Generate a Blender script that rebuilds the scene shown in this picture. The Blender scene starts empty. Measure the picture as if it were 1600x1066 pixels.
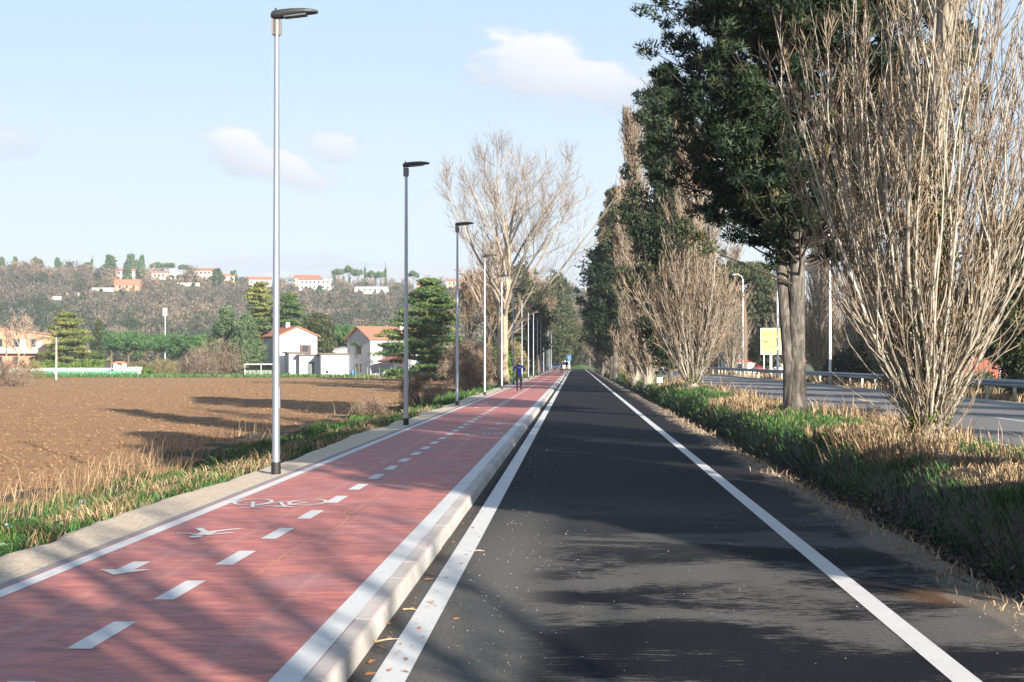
import bpy, bmesh, math, random
import numpy as np
from mathutils import Vector, Matrix
# ------------------------------------------------------------------ camera, sky, sun, exposure
S = bpy.context.scene
COL = S.collection
CAMZ = 1.82
F = 2500.0
HAZE = 0.00028
cam_d = bpy.data.cameras.new('camera'); cam = bpy.data.objects.new('camera', cam_d); COL.objects.link(cam)
cam_d.sensor_width = 36.0; cam_d.lens = 36.0*F/1600; cam_d.clip_start = 0.1; cam_d.clip_end = 6000
yaw = math.atan(98.9/F); pitch = math.atan(31.6/F)
fw = Vector((-math.sin(yaw)*math.cos(pitch), math.cos(yaw)*math.cos(pitch), math.sin(pitch)))
rt = Vector((math.cos(yaw), math.sin(yaw), 0)); up = rt.cross(fw)
cam.matrix_world = Matrix(((rt.x, up.x, -fw.x, 0), (rt.y, up.y, -fw.y, 0), (rt.z, up.z, -fw.z, CAMZ), (0, 0, 0, 1)))
S.camera = cam
def pix(px, py, Y):
    """point seen at photograph pixel px,py on the plane world Y"""
    d = fw*F + rt*(px-800) + up*(533-py)
    t = Y/d.y
    return Vector((d.x*t, Y, CAMZ+d.z*t))
SUN_AZ = math.radians(152); SUN_EL = math.radians(17)
SKY_STRENGTH = 0.07
sdir = Vector((math.sin(SUN_AZ)*math.cos(SUN_EL), math.cos(SUN_AZ)*math.cos(SUN_EL), math.sin(SUN_EL)))
sl = bpy.data.lights.new('sun', 'SUN'); sl.energy = 5.0; sl.angle = math.radians(0.53); sl.color = (1.0, 0.90, 0.78)
so = bpy.data.objects.new('sun', sl); COL.objects.link(so); so.rotation_euler = (-sdir).to_track_quat('-Z', 'Y').to_euler()
S.view_settings.view_transform = 'Standard'; S.view_settings.look = 'None'
S.view_settings.exposure = 1.35; S.view_settings.gamma = 1.0; S.view_settings.use_curve_mapping = False
S.cycles.max_bounces = 5; S.cycles.transparent_max_bounces = 6; S.cycles.use_denoising = True
S.cycles.diffuse_bounces = 3; S.cycles.glossy_bounces = 2

class NT:
    """small node helper"""
    def __init__(s, tree): s.t = tree; s.n = tree.nodes; s.l = tree.links
    def put(s, sock, v):
        if isinstance(v, bpy.types.NodeSocket): s.l.new(v, sock)
        elif v is not None: sock.default_value = v
    def math(s, op, a, b=None, c=None, clamp=False):
        n = s.n.new('ShaderNodeMath'); n.operation = op; n.use_clamp = clamp
        for i, v in enumerate((a, b, c)):
            if v is not None: s.put(n.inputs[i], v)
        return n.outputs[0]
    def mix(s, f, a, b):
        n = s.n.new('ShaderNodeMix'); n.data_type = 'RGBA'
        s.put(n.inputs[0], f); s.put(n.inputs[6], c4(a)); s.put(n.inputs[7], c4(b)); return n.outputs[2]
    def noise(s, vec, scale=1.0, detail=4, rough=0.55, dist=0.0):
        n = s.n.new('ShaderNodeTexNoise'); s.put(n.inputs['Vector'], vec)
        n.inputs['Scale'].default_value = scale; n.inputs['Detail'].default_value = detail
        n.inputs['Roughness'].default_value = rough; n.inputs['Distortion'].default_value = dist
        return n.outputs[0]
    def map(s, vec, scale=(1, 1, 1), loc=(0, 0, 0)):
        n = s.n.new('ShaderNodeMapping'); s.put(n.inputs[0], vec); n.inputs[3].default_value = scale; n.inputs[1].default_value = loc
        return n.outputs[0]
    def sep(s, vec):
        n = s.n.new('ShaderNodeSeparateXYZ'); s.put(n.inputs[0], vec); return n.outputs
    def step(s, v, a, b):
        n = s.n.new('ShaderNodeMapRange'); n.interpolation_type = 'SMOOTHSTEP'; s.put(n.inputs[0], v)
        n.inputs[1].default_value = a; n.inputs[2].default_value = b; return n.outputs[0]
    def ramp(s, f, stops):
        n = s.n.new('ShaderNodeValToRGB'); s.put(n.inputs[0], f); e = n.color_ramp.elements
        while len(e) < len(stops): e.new(0.5)
        for i, (p, c) in enumerate(stops): e[i].position = p; e[i].color = c4(c)
        return n.outputs[0]
    def bump(s, h, strength=0.5, dist=0.02):
        n = s.n.new('ShaderNodeBump'); s.put(n.inputs['Height'], h); n.inputs['Strength'].default_value = strength
        n.inputs['Distance'].default_value = dist; return n.outputs[0]
    def pos(s): return s.n.new('ShaderNodeTexCoord').outputs['Object']
    def attr(s, name='tint'):
        n = s.n.new('ShaderNodeAttribute'); n.attribute_name = name; return n.outputs['Fac']
    def rnd(s): return s.n.new('ShaderNodeObjectInfo').outputs['Random']
def c4(v):
    return v if isinstance(v, bpy.types.NodeSocket) else (tuple(v)+(1.0,))[:4]

# ---- world: Nishita sky with a few real clouds
W = bpy.data.worlds.new('World'); S.world = W; W.use_nodes = True
w = NT(W.node_tree); bg = w.n['Background']
sky = w.n.new('ShaderNodeTexSky'); sky.sky_type = 'NISHITA'; sky.sun_disc = False
sky.sun_elevation = SUN_EL; sky.sun_rotation = SUN_AZ; sky.air_density = 1.0; sky.dust_density = 1.2; sky.ozone_density = 1.5; sky.altitude = 250
vec = w.n.new('ShaderNodeTexCoord').outputs['Generated']
x, y, z = w.sep(vec)
az = w.math('ARCTAN2', x, y); el = w.math('ARCTAN2', z, w.math('SQRT', w.math('ADD', w.math('MULTIPLY', x, x), w.math('MULTIPLY', y, y))))
nz = w.noise(w.map(vec, (1, 1, 2.2)), 26, 8, 0.6)
nz2 = w.noise(w.map(vec, (1, 1, 2.0), (3, 1, 4)), 9, 5, 0.55)
def blob(px, py, a, b, tilt=0.0):
    u0 = math.atan((px-898.9)/F); v0 = math.atan((564.6-py)/F)
    du = w.math('SUBTRACT', az, u0); dv = w.math('ADD', w.math('SUBTRACT', el, v0), w.math('MULTIPLY', du, tilt))
    du = w.math('DIVIDE', du, a/F); dv = w.math('DIVIDE', dv, b/F)
    r = w.math('SQRT', w.math('ADD', w.math('MULTIPLY', du, du), w.math('MULTIPLY', dv, dv)))
    return w.math('SUBTRACT', 1.0, r), dv
dens = None; shade = None
for (px, py, a, b, tl, k) in [(850, 108, 175, 76, 0.15, 1.0), (935, 125, 130, 60, 0.1, 1.0), (400, 252, 135, 44, 0.30, 1.0), (525, 236, 85, 32, 0.15, 0.85), (8, 238, 55, 32, 0.0, 0.75),
                           (420, 415, 230, 26, 0.0, 0.6), (620, 442, 420, 28, 0.0, 0.7), (330, 450, 170, 24, 0.0, 0.55), (900, 420, 260, 40, 0.0, 0.45), (720, 300, 90, 10, 0.0, 0.3)]:
    m, dv = blob(px, py, a, b, tl)
    d = w.math('ADD', w.math('MULTIPLY', m, 1.9), w.math('MULTIPLY', w.math('SUBTRACT', nz, 0.56), 3.6))
    d = w.math('MULTIPLY', w.step(d, 0.0, 0.9), k)
    sh = w.math('MULTIPLY', d, w.math('ADD', 0.5, w.math('MULTIPLY', dv, 0.5), clamp=True))
    dens = d if dens is None else w.math('MAXIMUM', dens, d)
    shade = sh if shade is None else w.math('MAXIMUM', shade, sh)
ccol = w.mix(w.math('ADD', shade, w.math('MULTIPLY', w.math('SUBTRACT', nz2, 0.5), 0.8), clamp=True), (3.7, 4.2, 5.0), (6.1, 6.1, 6.2))
veil = w.math('MULTIPLY', w.math('SUBTRACT', 1.0, w.step(el, -0.02, 0.42)), 0.55)
hc = w.mix(w.step(el, 0.0, 0.24), (5.2, 5.8, 6.35), (3.45, 4.6, 6.0))
fade = w.math('SUBTRACT', 1.0, w.step(el, 0.14, 0.60))
skyc = w.mix(w.math('ADD', w.math('MULTIPLY', fade, 0.85), 0.06), sky.outputs[0], hc)
w.l.new(w.mix(dens, skyc, ccol), bg.inputs[0]); bg.inputs[1].default_value = SKY_STRENGTH

# ------------------------------------------------------------------ object helpers
def props(o, label=None, cat=None, group=None, kind=None):
    if label: o['label'] = label
    if cat: o['category'] = cat
    if group: o['group'] = group
    if kind: o['kind'] = kind
    return o
def thing(name, label, cat, loc=(0, 0, 0), rz=0.0, group=None):
    o = bpy.data.objects.new(name, None); COL.objects.link(o); o.location = loc; o.rotation_euler = (0, 0, rz); o.empty_display_size = 0.2
    return props(o, label, cat, group)
def link(name, me, parent=None, loc=None, rz=0):
    o = bpy.data.objects.new(name, me); COL.objects.link(o)
    if parent: o.parent = parent
    if loc is not None: o.location = loc
    if rz: o.rotation_euler = (0, 0, rz)
    return o
def copy_tree(o, parent=None):
    c = o.copy(); COL.objects.link(c); c.parent = parent
    for ch in [k for k in o.children if k is not c]: copy_tree(ch, c)
    return c
class MB:
    """collects faces; build() makes ONE mesh object"""
    def __init__(s): s.v = []; s.f = []; s.t = []; s.m = []; s.n = 0; s.sm = []
    def add(s, V, Fa, tint=0.5, mat=0, smooth=False):
        V = np.asarray(V, float).reshape(-1, 3); Fa = np.asarray(Fa, int)
        s.v.append(V); s.f.append(Fa+s.n); s.t.append(np.broadcast_to(np.asarray(tint, float), (len(V),)))
        s.m.append(np.full(len(Fa), mat)); s.sm.append(np.full(len(Fa), smooth)); s.n += len(V); return s
    def box(s, x0, x1, y0, y1, z0, z1, mat=0, tint=0.5):
        V = [(x, y, z) for z in (z0, z1) for y in (y0, y1) for x in (x0, x1)]
        return s.add(V, [(0, 2, 3, 1), (4, 5, 7, 6), (0, 1, 5, 4), (2, 6, 7, 3), (0, 4, 6, 2), (1, 3, 7, 5)], tint, mat)
    def poly(s, pts, mat=0, tint=0.5): return s.add(pts, [tuple(range(len(pts)))], tint, mat)
    def prism(s, pts, z0, z1, mat=0):
        n = len(pts); s.poly([(p[0], p[1], z1) for p in pts], mat); s.poly([(p[0], p[1], z0) for p in pts[::-1]], mat)
        V = [(p[0], p[1], z0) for p in pts]+[(p[0], p[1], z1) for p in pts]
        return s.add(V, [(i, (i+1) % n, n+(i+1) % n, n+i) for i in range(n)], 0.5, mat)
    def tube(s, pts, rad, sides=8, mat=0, cap=True, smooth=True):
        V, Fq = tubes(np.array([pts], float), np.array([rad], float), sides); s.add(V, Fq, 0.5, mat, smooth)
        if cap:
            n = len(V); s.add(V[-sides:], [tuple(range(sides))], 0.5, mat); s.add(V[:sides], [tuple(range(sides))[::-1]], 0.5, mat)
        return s
    def mesh(s, name, mats):
        me = bpy.data.meshes.new(name); V = np.concatenate(s.v)
        me.vertices.add(len(V)); me.vertices.foreach_set('co', V.ravel().astype(np.float32))
        loops = np.concatenate([f.ravel() for f in s.f]); tot = np.concatenate([np.full(len(f), f.shape[1]) for f in s.f])
        me.loops.add(len(loops)); me.loops.foreach_set('vertex_index', loops.astype(np.int32))
        me.polygons.add(len(tot)); me.polygons.foreach_set('loop_start', np.concatenate([[0], np.cumsum(tot)[:-1]]).astype(np.int32))
        me.polygons.foreach_set('loop_total', tot.astype(np.int32)); me.polygons.foreach_set('material_index', np.concatenate(s.m).astype(np.int32))
        me.polygons.foreach_set('use_smooth', np.concatenate(s.sm))
        a = me.attributes.new('tint', 'FLOAT', 'POINT'); a.data.foreach_set('value', np.concatenate(s.t).astype(np.float32))
        for m in (mats if isinstance(mats, (list, tuple)) else [mats]): me.materials.append(m)
        me.update(calc_edges=True); me.validate(); return me
    def obj(s, name, mats, parent=None, **k): return link(name, s.mesh(name, mats), parent, **k)
def tubes(P, R, sides):
    """P (N,K,3), R (N,K) -> verts, quads"""
    N, K, _ = P.shape
    T = np.gradient(P, axis=1); T /= np.linalg.norm(T, axis=2, keepdims=True)+1e-9
    ref = np.where(np.abs(T[:, :1, 2:3]) > 0.8, np.array([1., 0, 0]), np.array([0, 0, 1.]))
    A = np.cross(T, np.broadcast_to(ref, T.shape)); A /= np.linalg.norm(A, axis=2, keepdims=True)+1e-9
    B = np.cross(T, A)
    th = np.arange(sides)*2*np.pi/sides
    V = P[:, :, None, :]+R[:, :, None, None]*(A[:, :, None, :]*np.cos(th)[None, None, :, None]+B[:, :, None, :]*np.sin(th)[None, None, :, None])
    i = np.arange(N)[:, None, None]*K*sides; k = np.arange(K-1)[None, :, None]*sides; j = np.arange(sides)[None, None, :]; j2 = (j+1) % sides
    Q = np.stack(np.broadcast_arrays(i+k+j, i+k+j2, i+k+sides+j2, i+k+sides+j), -1).reshape(-1, 4)
    return V.reshape(-1, 3), Q
def slivers(rng, P, R, tint):
    """flat tapering ribbons for the finest twigs: verts, quads, tris, tint"""
    N, K, _ = P.shape; w = unit(np.cross(P[:, -1]-P[:, 0], rng.normal(0, 1, (N, 3))))*R[:, :1]*1.5; m_ = K//2
    V = np.stack([P[:, 0]-w, P[:, 0]+w, P[:, m_]+w*.8, P[:, m_]-w*.8, P[:, -1]], 1).reshape(-1, 3); i = np.arange(N)*5
    return V, np.stack([i, i+1, i+2, i+3], 1), np.stack([i+3, i+2, i+4], 1), np.repeat(tint, 5)
def unit(v): return v/(np.linalg.norm(v, axis=-1, keepdims=True)+1e-9)
def grow(rng, st, dr, L, K, r0, r1, upb=0.3, wob=0.1):
    """curved branches: start (N,3), direction (N,3), length (N,)"""
    N = len(st); P = np.zeros((N, K, 3)); P[:, 0] = st; d = unit(np.array(dr, float)); seg = (np.asarray(L)/(K-1))[:, None]
    for k in range(1, K):
        P[:, k] = P[:, k-1]+d*seg
        d = unit(d+np.array([0, 0, upb/(K-1)*2])+rng.normal(0, wob, (N, 3)))
    t = np.linspace(0, 1, K)[None, :]
    return P, np.asarray(r0)[:, None]*(1-t)+np.asarray(r1)[:, None]*t
def branch_off(rng, P, R, n, t0, t1, ang, angj=0.12):
    """n children on every parent: start points, directions, radius there, position t"""
    N, K, _ = P.shape; t = rng.uniform(t0, t1, (N, n))*(K-1); k = np.minimum(t.astype(int), K-2); f = (t-k)[..., None]
    idx = np.arange(N)[:, None]
    st = P[idx, k]*(1-f)+P[idx, k+1]*f; tg = unit(P[idx, k+1]-P[idx, k]); rr = R[idx, k]
    rv = unit(rng.normal(0, 1, (N, n, 3))); pr = unit(rv-tg*np.sum(rv*tg, -1, keepdims=True))
    a = ang+rng.normal(0, angj, (N, n, 1)); d = tg*np.cos(a)+pr*np.sin(a)
    return st.reshape(-1, 3), d.reshape(-1, 3), rr.ravel(), (t/(K-1)).ravel()
def leaves(rng, C, Rd, n, L, Wd, out=0.6, upb=0.4, rj=0.6, shell=0.35, tint=None, flat=None, quad=False):
    """n leaf faces around each clump centre C with radii Rd"""
    C = np.asarray(C, float); N = len(C); Rd = np.asarray(Rd, float)
    if Rd.ndim == 1: Rd = np.stack([Rd]*3, 1)
    u = unit(rng.normal(0, 1, (N, n, 3))); r = rng.uniform(shell, 1, (N, n, 1))**0.6
    p = C[:, None]+u*r*Rd[:, None]
    d = unit(out*u+np.array([0, 0, upb])+rng.normal(0, rj, (N, n, 3)))
    if flat is not None: d[..., 2] *= flat; d = unit(d)
    wv = unit(np.cross(d, u+rng.normal(0, .45, (N, n, 3))))
    s = rng.uniform(0.6, 1.3, (N, n, 1)); l = d*L*s; ww = wv*Wd*0.5*s
    V = (np.stack([p-l*0.5, p+ww-l*0.08, p+l*0.5, p-ww-l*0.08], 2) if quad else np.stack([p-l*.4-ww*1.2, p+ww*1.2-l*.3, p+l*.6], 2)).reshape(-1, 3); nv = 4 if quad else 3
    tc = rng.uniform(0, 1, (N, 1)) if tint is None else np.asarray(tint).reshape(N, 1)
    tt = np.clip(0.6*tc+0.4*rng.uniform(0, 1, (N, n)), 0, 1); tt = np.repeat(tt.ravel(), nv)
    Q = np.arange(N*n*nv).reshape(-1, nv)
    return V, Q, tt
def vnoise(x, y, seed=0):
    xi = np.floor(x).astype(np.int64); yi = np.floor(y).astype(np.int64); fx = x-xi; fy = y-yi
    fx = fx*fx*(3-2*fx); fy = fy*fy*(3-2*fy)
    def h(a, b):
        n = (a*374761393+b*668265263+seed*1442695041) & 0xffffffff; n = ((n ^ (n >> 13))*1274126177) & 0xffffffff
        return ((n ^ (n >> 16)) & 0xffff)/65535.0
    return (h(xi, yi)*(1-fx)+h(xi+1, yi)*fx)*(1-fy)+(h(xi, yi+1)*(1-fx)+h(xi+1, yi+1)*fx)*fy
def fbm(x, y, o=4, seed=0):
    v = 0; a = 0.5; 
    for k in range(o): v = v+a*(vnoise(x, y, seed+k)-0.5)*2; x = x*2.03+7.1; y = y*2.03+3.7; a *= 0.5
    return v
def gridmesh(xs2, ys2, zs2):
    """2-D arrays -> verts, quads"""
    n, m = xs2.shape; V = np.stack([xs2, ys2, zs2], -1).reshape(-1, 3); i = np.arange(n-1)[:, None]*m+np.arange(m-1)[None]
    return V, np.stack([i, i+1, i+m+1, i+m], -1).reshape(-1, 4)

# ------------------------------------------------------------------ materials
def mat(name):
    m = bpy.data.materials.new(name); m.use_nodes = True; t = NT(m.node_tree); b = m.node_tree.nodes['Principled BSDF']
    b.inputs['Roughness'].default_value = 0.8; return m, t, b
def simple(name, col, rough=0.6, metal=0.0, var=0.25, sc=6.0, bump=0.0):
    m, t, b = mat(name); n = t.noise(t.pos(), sc, 5, 0.6)
    t.l.new(t.mix(n, [c*(1-var) for c in col], [min(1, c*(1+var)) for c in col]), b.inputs[0])
    b.inputs['Roughness'].default_value = rough; b.inputs['Metallic'].default_value = metal
    if bump: t.l.new(t.bump(n, bump, 0.02), b.inputs['Normal'])
    return m
def tinted(name, stops, rough=0.7, trans=0.0, noise=0.0, sc=1.0, spec=0.3):
    """colour runs over the per-leaf / per-branch tint, so pieces differ"""
    m, t, b = mat(name); f = t.attr()
    if noise: f = t.math('ADD', f, t.math('MULTIPLY', t.math('SUBTRACT', t.noise(t.pos(), sc, 4), 0.5), noise*2), clamp=True)
    t.l.new(t.ramp(f, stops), b.inputs[0]); b.inputs['Roughness'].default_value = rough; b.inputs['Specular IOR Level'].default_value = spec
    return m
M = {}
M['bark_poplar'] = tinted('bark_poplar', [(0, (.075, .062, .048)), (.45, (.235, .205, .158)), (1, (.52, .475, .40))], .75, noise=.25, sc=7)
M['twig'] = tinted('twig', [(0, (.08, .048, .028)), (.5, (.20, .140, .088)), (1, (.35, .265, .18))], .7)
M['twig_pale'] = tinted('twig_pale', [(0, (.14, .095, .07)), (.5, (.30, .225, .17)), (1, (.48, .39, .30))], .7)
M['bark_big'], t, b = mat('bark_big')
pp = t.map(t.pos(), (1, 1, .22)); n1 = t.noise(pp, 9, 6, .65, .6); n2 = t.noise(t.pos(), 1.3, 3)
t.l.new(t.mix(t.step(n2, .4, .65), t.ramp(n1, [(.32, (.018, .015, .012)), (.5, (.085, .073, .060)), (.75, (.23, .205, .17))]), t.ramp(n1, [(.32, (.03, .025, .02)), (.5, (.15, .135, .112)), (.75, (.32, .295, .255))])), b.inputs[0])
t.l.new(t.bump(n1, 1.0, .07), b.inputs['Normal'])
M['bark_pale'] = simple('bark_pale', (.38, .30, .21), .8, var=.5, sc=2.5, bump=.6)
M['bark_dark'] = simple('bark_dark', (.16, .115, .08), .85, var=.4, sc=3, bump=.6)
M['cypress'] = tinted('cypress', [(0, (.004, .011, .006)), (.5, (.012, .028, .011)), (.85, (.040, .062, .022)), (1, (.16, .10, .045))], .6)
M['cypress_ol'] = tinted('cypress_ol', [(0, (.016, .030, .013)), (.5, (.045, .064, .024)), (1, (.12, .12, .05))], .6)
M['cedar'] = tinted('cedar', [(0, (.02, .06, .025)), (.5, (.055, .12, .035)), (1, (.20, .22, .06))], .6)
M['cedar_y'] = tinted('cedar_y', [(0, (.035, .07, .022)), (.5, (.13, .17, .04)), (1, (.32, .28, .085))], .6)
M['spruce'] = tinted('spruce', [(0, (.025, .06, .03)), (.5, (.07, .125, .055)), (1, (.20, .24, .13))], .6)
M['pine'] = tinted('pine', [(0, (.016, .052, .02)), (.5, (.040, .110, .032)), (1, (.11, .20, .055))], .6)
M['hedge'] = tinted('hedge', [(0, (.025, .06, .012)), (.5, (.09, .17, .025)), (1, (.20, .28, .05))], .55)
M['ivy'] = tinted('ivy', [(0, (.02, .035, .006)), (.5, (.07, .10, .012)), (1, (.17, .18, .02))], .5)
M['brush'] = tinted('brush', [(0, (.09, .06, .045)), (.5, (.21, .155, .115)), (1, (.37, .28, .20))], .8)
M['brush_g'] = tinted('brush_g', [(0, (.07, .07, .03)), (.5, (.18, .16, .07)), (1, (.34, .28, .13))], .8)
M['woods'] = tinted('woods', [(0, (.012, .032, .018)), (.22, (.050, .072, .038)), (.3, (.055, .052, .044)), (.6, (.125, .110, .090)), (.85, (.20, .165, .125)), (1, (.30, .18, .10))], .85)
M['far_green'] = tinted('far_green', [(0, (.03, .065, .035)), (.5, (.06, .12, .05)), (1, (.13, .20, .08))], .7)
M['grass'] = tinted('grass', [(0, (.010, .026, .008)), (.35, (.030, .085, .020)), (.72, (.065, .17, .035)), (.86, (.13, .20, .05)), (1, (.25, .18, .10))], .6)
M['straw'] = tinted('straw', [(0, (.11, .066, .038)), (.5, (.32, .22, .125)), (1, (.54, .41, .26))], .7)
M['litter'] = tinted('litter', [(0, (.035, .026, .02)), (.6, (.11, .08, .06)), (1, (.26, .19, .14))], .55)
M['clod'] = tinted('clod', [(0, (.14, .080, .040)), (.5, (.21, .127, .066)), (1, (.27, .17, .09))], .9)
M['white_grit'] = simple('white_grit', (.75, .73, .68), .6)
M['galv'], t, b = mat('galvanised')
n1 = t.noise(t.map(t.pos(), (1, 1, .5)), 60, 4, .7); n2 = t.noise(t.pos(), 3, 3)
t.l.new(t.mix(n1, (.26, .30, .36), (.52, .56, .62)), b.inputs[0]); b.inputs['Metallic'].default_value = .75
t.l.new(t.math('ADD', .30, t.math('MULTIPLY', n2, .25)), b.inputs['Roughness'])
M['dark_metal'] = simple('dark_metal', (.055, .057, .062), .42, .3)
M['black'] = simple('black', (.015, .015, .016), .6)
M['glass_lens'] = simple('lens', (.10, .12, .14), .15)
M['bracket'] = simple('bracket', (.20, .19, .18), .5, .4)
M['white_metal'] = simple('white_metal', (.72, .73, .74), .45, .1)
M['rail'], t, b = mat('rail')
n1 = t.noise(t.map(t.pos(), (1, .3, 2)), 3, 5, .6)
t.l.new(t.mix(n1, (.20, .235, .30), (.33, .36, .42)), b.inputs[0]); b.inputs['Metallic'].default_value = .5; b.inputs['Roughness'].default_value = .5
M['rail_post'] = simple('rail_post', (.55, .50, .42), .6, .1)
# painted lines: white with wear, grit and dark specks
def paint(name, wear):
    m, t, b = mat(name); p = t.pos()
    n1 = t.noise(p, 45, 4, .7); n2 = t.noise(p, 2.0, 4, .6); n3 = t.noise(t.map(p, (6, 1.2, 1)), 3, 4, .7)
    w1 = t.math('MULTIPLY', t.step(t.math('ADD', t.math('MULTIPLY', n1, .5), t.math('MULTIPLY', n3, .5)), .60-wear*.1, .70), wear)
    c = t.mix(n2, (.62, .63, .62), (.82, .82, .80)); c = t.mix(w1, c, (.30, .29, .28))
    c = t.mix(t.math('MULTIPLY', t.step(n1, .66, .74), .7), c, (.10, .09, .085))
    t.l.new(c, b.inputs[0]); b.inputs['Roughness'].default_value = .6; t.l.new(t.bump(n1, .25, .004), b.inputs['Normal']); return m
M['line'] = paint('white_paint', .70); M['line_worn'] = paint('white_paint_worn', .75)
# red path
M['red'], t, b = mat('red_path_coating'); p = t.pos()
st = t.noise(t.map(p, (.8, 2.0, 1)), 2.2, 8, .70, 1.4); st2 = t.noise(t.map(p, (2.0, 10, 1), (4, 2, 0)), 2.6, 7, .72, .8); bl = t.noise(p, .8, 4, .6); gr = t.noise(p, 70, 3, .7)
c = t.ramp(st, [(.25, (.25, .085, .090)), (.44, (.46, .145, .125)), (.57, (.63, .205, .155)), (.75, (.74, .33, .21))])
c = t.mix(t.math('MULTIPLY', t.step(st2, .50, .66), .55), c, (.27, .18, .22)); c = t.mix(t.math('MULTIPLY', t.step(bl, .48, .72), .55), c, (.36, .21, .235))  # lilac tints paint sky reflection into the streaks and patches
c = t.mix(t.math('MULTIPLY', t.step(st2, .62, .80), .45), c, (.58, .36, .27)); c = t.mix(t.math('MULTIPLY', t.step(gr, .62, .72), .6), c, (.10, .04, .04))
stn = t.noise(t.map(p, (1, .6, 1), (7, 1, 0)), .9, 6, .7, .8); c = t.mix(t.math('MULTIPLY', t.step(stn, .55, .68), .35), c, (.17, .07, .068)); trk2 = t.noise(t.map(p, (4.5, .05, 1)), 1.0, 3); c = t.mix(t.math('MULTIPLY', t.step(trk2, .52, .7), .28), c, (.64, .36, .30)); vv = t.n.new('ShaderNodeTexVoronoi'); t.l.new(p, vv.inputs['Vector']); vv.inputs['Scale'].default_value = 3.2; c = t.mix(t.math('MULTIPLY', t.math('LESS_THAN', vv.outputs['Distance'], .035), .8), c, (.06, .035, .035))
t.l.new(c, b.inputs[0]); t.l.new(t.math('ADD', .45, t.math('MULTIPLY', st2, .35)), b.inputs['Roughness'])
t.l.new(t.bump(t.math('ADD', t.math('MULTIPLY', st2, .8), t.math('MULTIPLY', gr, .3)), .35, .006), b.inputs['Normal'])
M['red_edge'] = simple('path_edge_mortar', (.30, .27, .27), .8, var=.35, sc=9, bump=.3)
# new asphalt with dry and damp patches and a dusty verge
M['asphalt'], t, b = mat('asphalt'); p = t.pos(); X, Y, Z = t.sep(p)
gr = t.noise(p, 62, 4, .9); gm = t.noise(p, 26, 6, .8); lg = t.noise(t.map(p, (.80, 1.15, 1), (5.3, 2.4, 0)), .55, 4, .6, .5); rag = t.noise(t.map(p, (1.3, 6.5, 1)), 3.4, 8, .82)
trk = t.noise(t.map(p, (1.3, .03, 1)), 1.0, 2)
damp = t.step(t.math('ADD', lg, t.math('MULTIPLY', t.math('SUBTRACT', rag, .5), .85)), .472, .50)
damp = t.math('MULTIPLY', damp, t.math('MULTIPLY', t.step(X, -.55, .0), t.math('SUBTRACT', 1.0, t.step(Y, 13.5, 24))))
dry = t.mix(trk, (.090, .088, .085), (.225, .220, .203)); dry = t.mix(t.step(Y, 14, 24), dry, (.024, .025, .031))  # dry tone near by; farther along, tree shade is painted in as navy
dry = t.mix(t.math('MULTIPLY', t.step(gm, .42, .62), .30), dry, (.040, .040, .040)); c = t.mix(damp, dry, (.015, .0155, .021))
rx = t.math('DIVIDE', t.math('SUBTRACT', X, 2.95), .55); ry = t.math('DIVIDE', t.math('SUBTRACT', Y, 12.5), .55); rust = t.math('SUBTRACT', 1.0, t.math('ADD', t.math('MULTIPLY', rx, rx), t.math('MULTIPLY', ry, ry))); c = t.mix(t.math('MULTIPLY', t.step(t.math('ADD', rust, t.math('MULTIPLY', t.math('SUBTRACT', gm, .5), 1.6)), 0, .8), .75), c, (.17, .095, .05)); c = t.mix(t.math('MULTIPLY', t.step(gr, .56, .68), .55), c, (.17, .17, .17)); c = t.mix(t.math('MULTIPLY', t.step(gr, .48, .38), .9), c, (.012, .012, .014))
edge = t.math('ADD', X, t.math('MULTIPLY', t.math('SUBTRACT', t.noise(t.map(p, (1, .35, 1)), 2.2, 6, .7), .5), 1.3))
c = t.mix(t.math('MULTIPLY', t.step(edge, 2.80, 3.15), t.math('ADD', .35, t.math('MULTIPLY', gm, .8), clamp=True)), c, t.mix(gm, (.10, .085, .065), (.42, .35, .27)))
c = t.mix(t.math('MULTIPLY', t.step(t.math('ADD', X, t.math('MULTIPLY', gm, .06)), -1.17, -1.24), .75), c, t.mix(gm, (.05, .045, .04), (.17, .145, .12)))
t.l.new(c, b.inputs[0]); b.inputs['Specular IOR Level'].default_value = .06; t.l.new(t.math('ADD', .6, t.math('MULTIPLY', gr, .35)), b.inputs['Roughness']); t.l.new(t.bump(t.math('ADD', gr, t.math('MULTIPLY', gm, .5)), .7, .006), b.inputs['Normal'])
M['asphalt_old'], t, b = mat('asphalt_old'); p = t.pos(); gr = t.noise(p, 40, 4, .8); lo = t.noise(t.map(p, (1.0, .12, 1)), .8, 4, .6)
c = t.mix(lo, (.125, .125, .13), (.20, .195, .19)); c = t.mix(t.math('MULTIPLY', gr, .5), c, (.27, .26, .25)); t.l.new(c, b.inputs[0]); t.l.new(t.bump(gr, .5, .006), b.inputs['Normal'])
M['kerb'], t, b = mat('kerb_concrete'); p = t.pos(); n1 = t.noise(t.map(p, (3, 2, 1)), 3.5, 6, .7); n2 = t.noise(t.map(p, (1, 9, .6)), 3, 4, .6); g = t.n.new('ShaderNodeNewGeometry')
c = t.mix(n1, (.46, .45, .43), (.82, .80, .76)); c = t.mix(t.math('MULTIPLY', t.step(n2, .50, .64), .55), c, (.30, .28, .25))
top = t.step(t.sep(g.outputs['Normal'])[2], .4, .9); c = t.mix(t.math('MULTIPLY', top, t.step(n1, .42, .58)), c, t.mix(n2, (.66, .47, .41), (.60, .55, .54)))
rn = t.math('MULTIPLY', t.rnd(), .6); c = t.mix(rn, c, (.40, .38, .35)); t.l.new(c, b.inputs[0]); t.l.new(t.bump(n1, .4, .006), b.inputs['Normal'])
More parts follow.
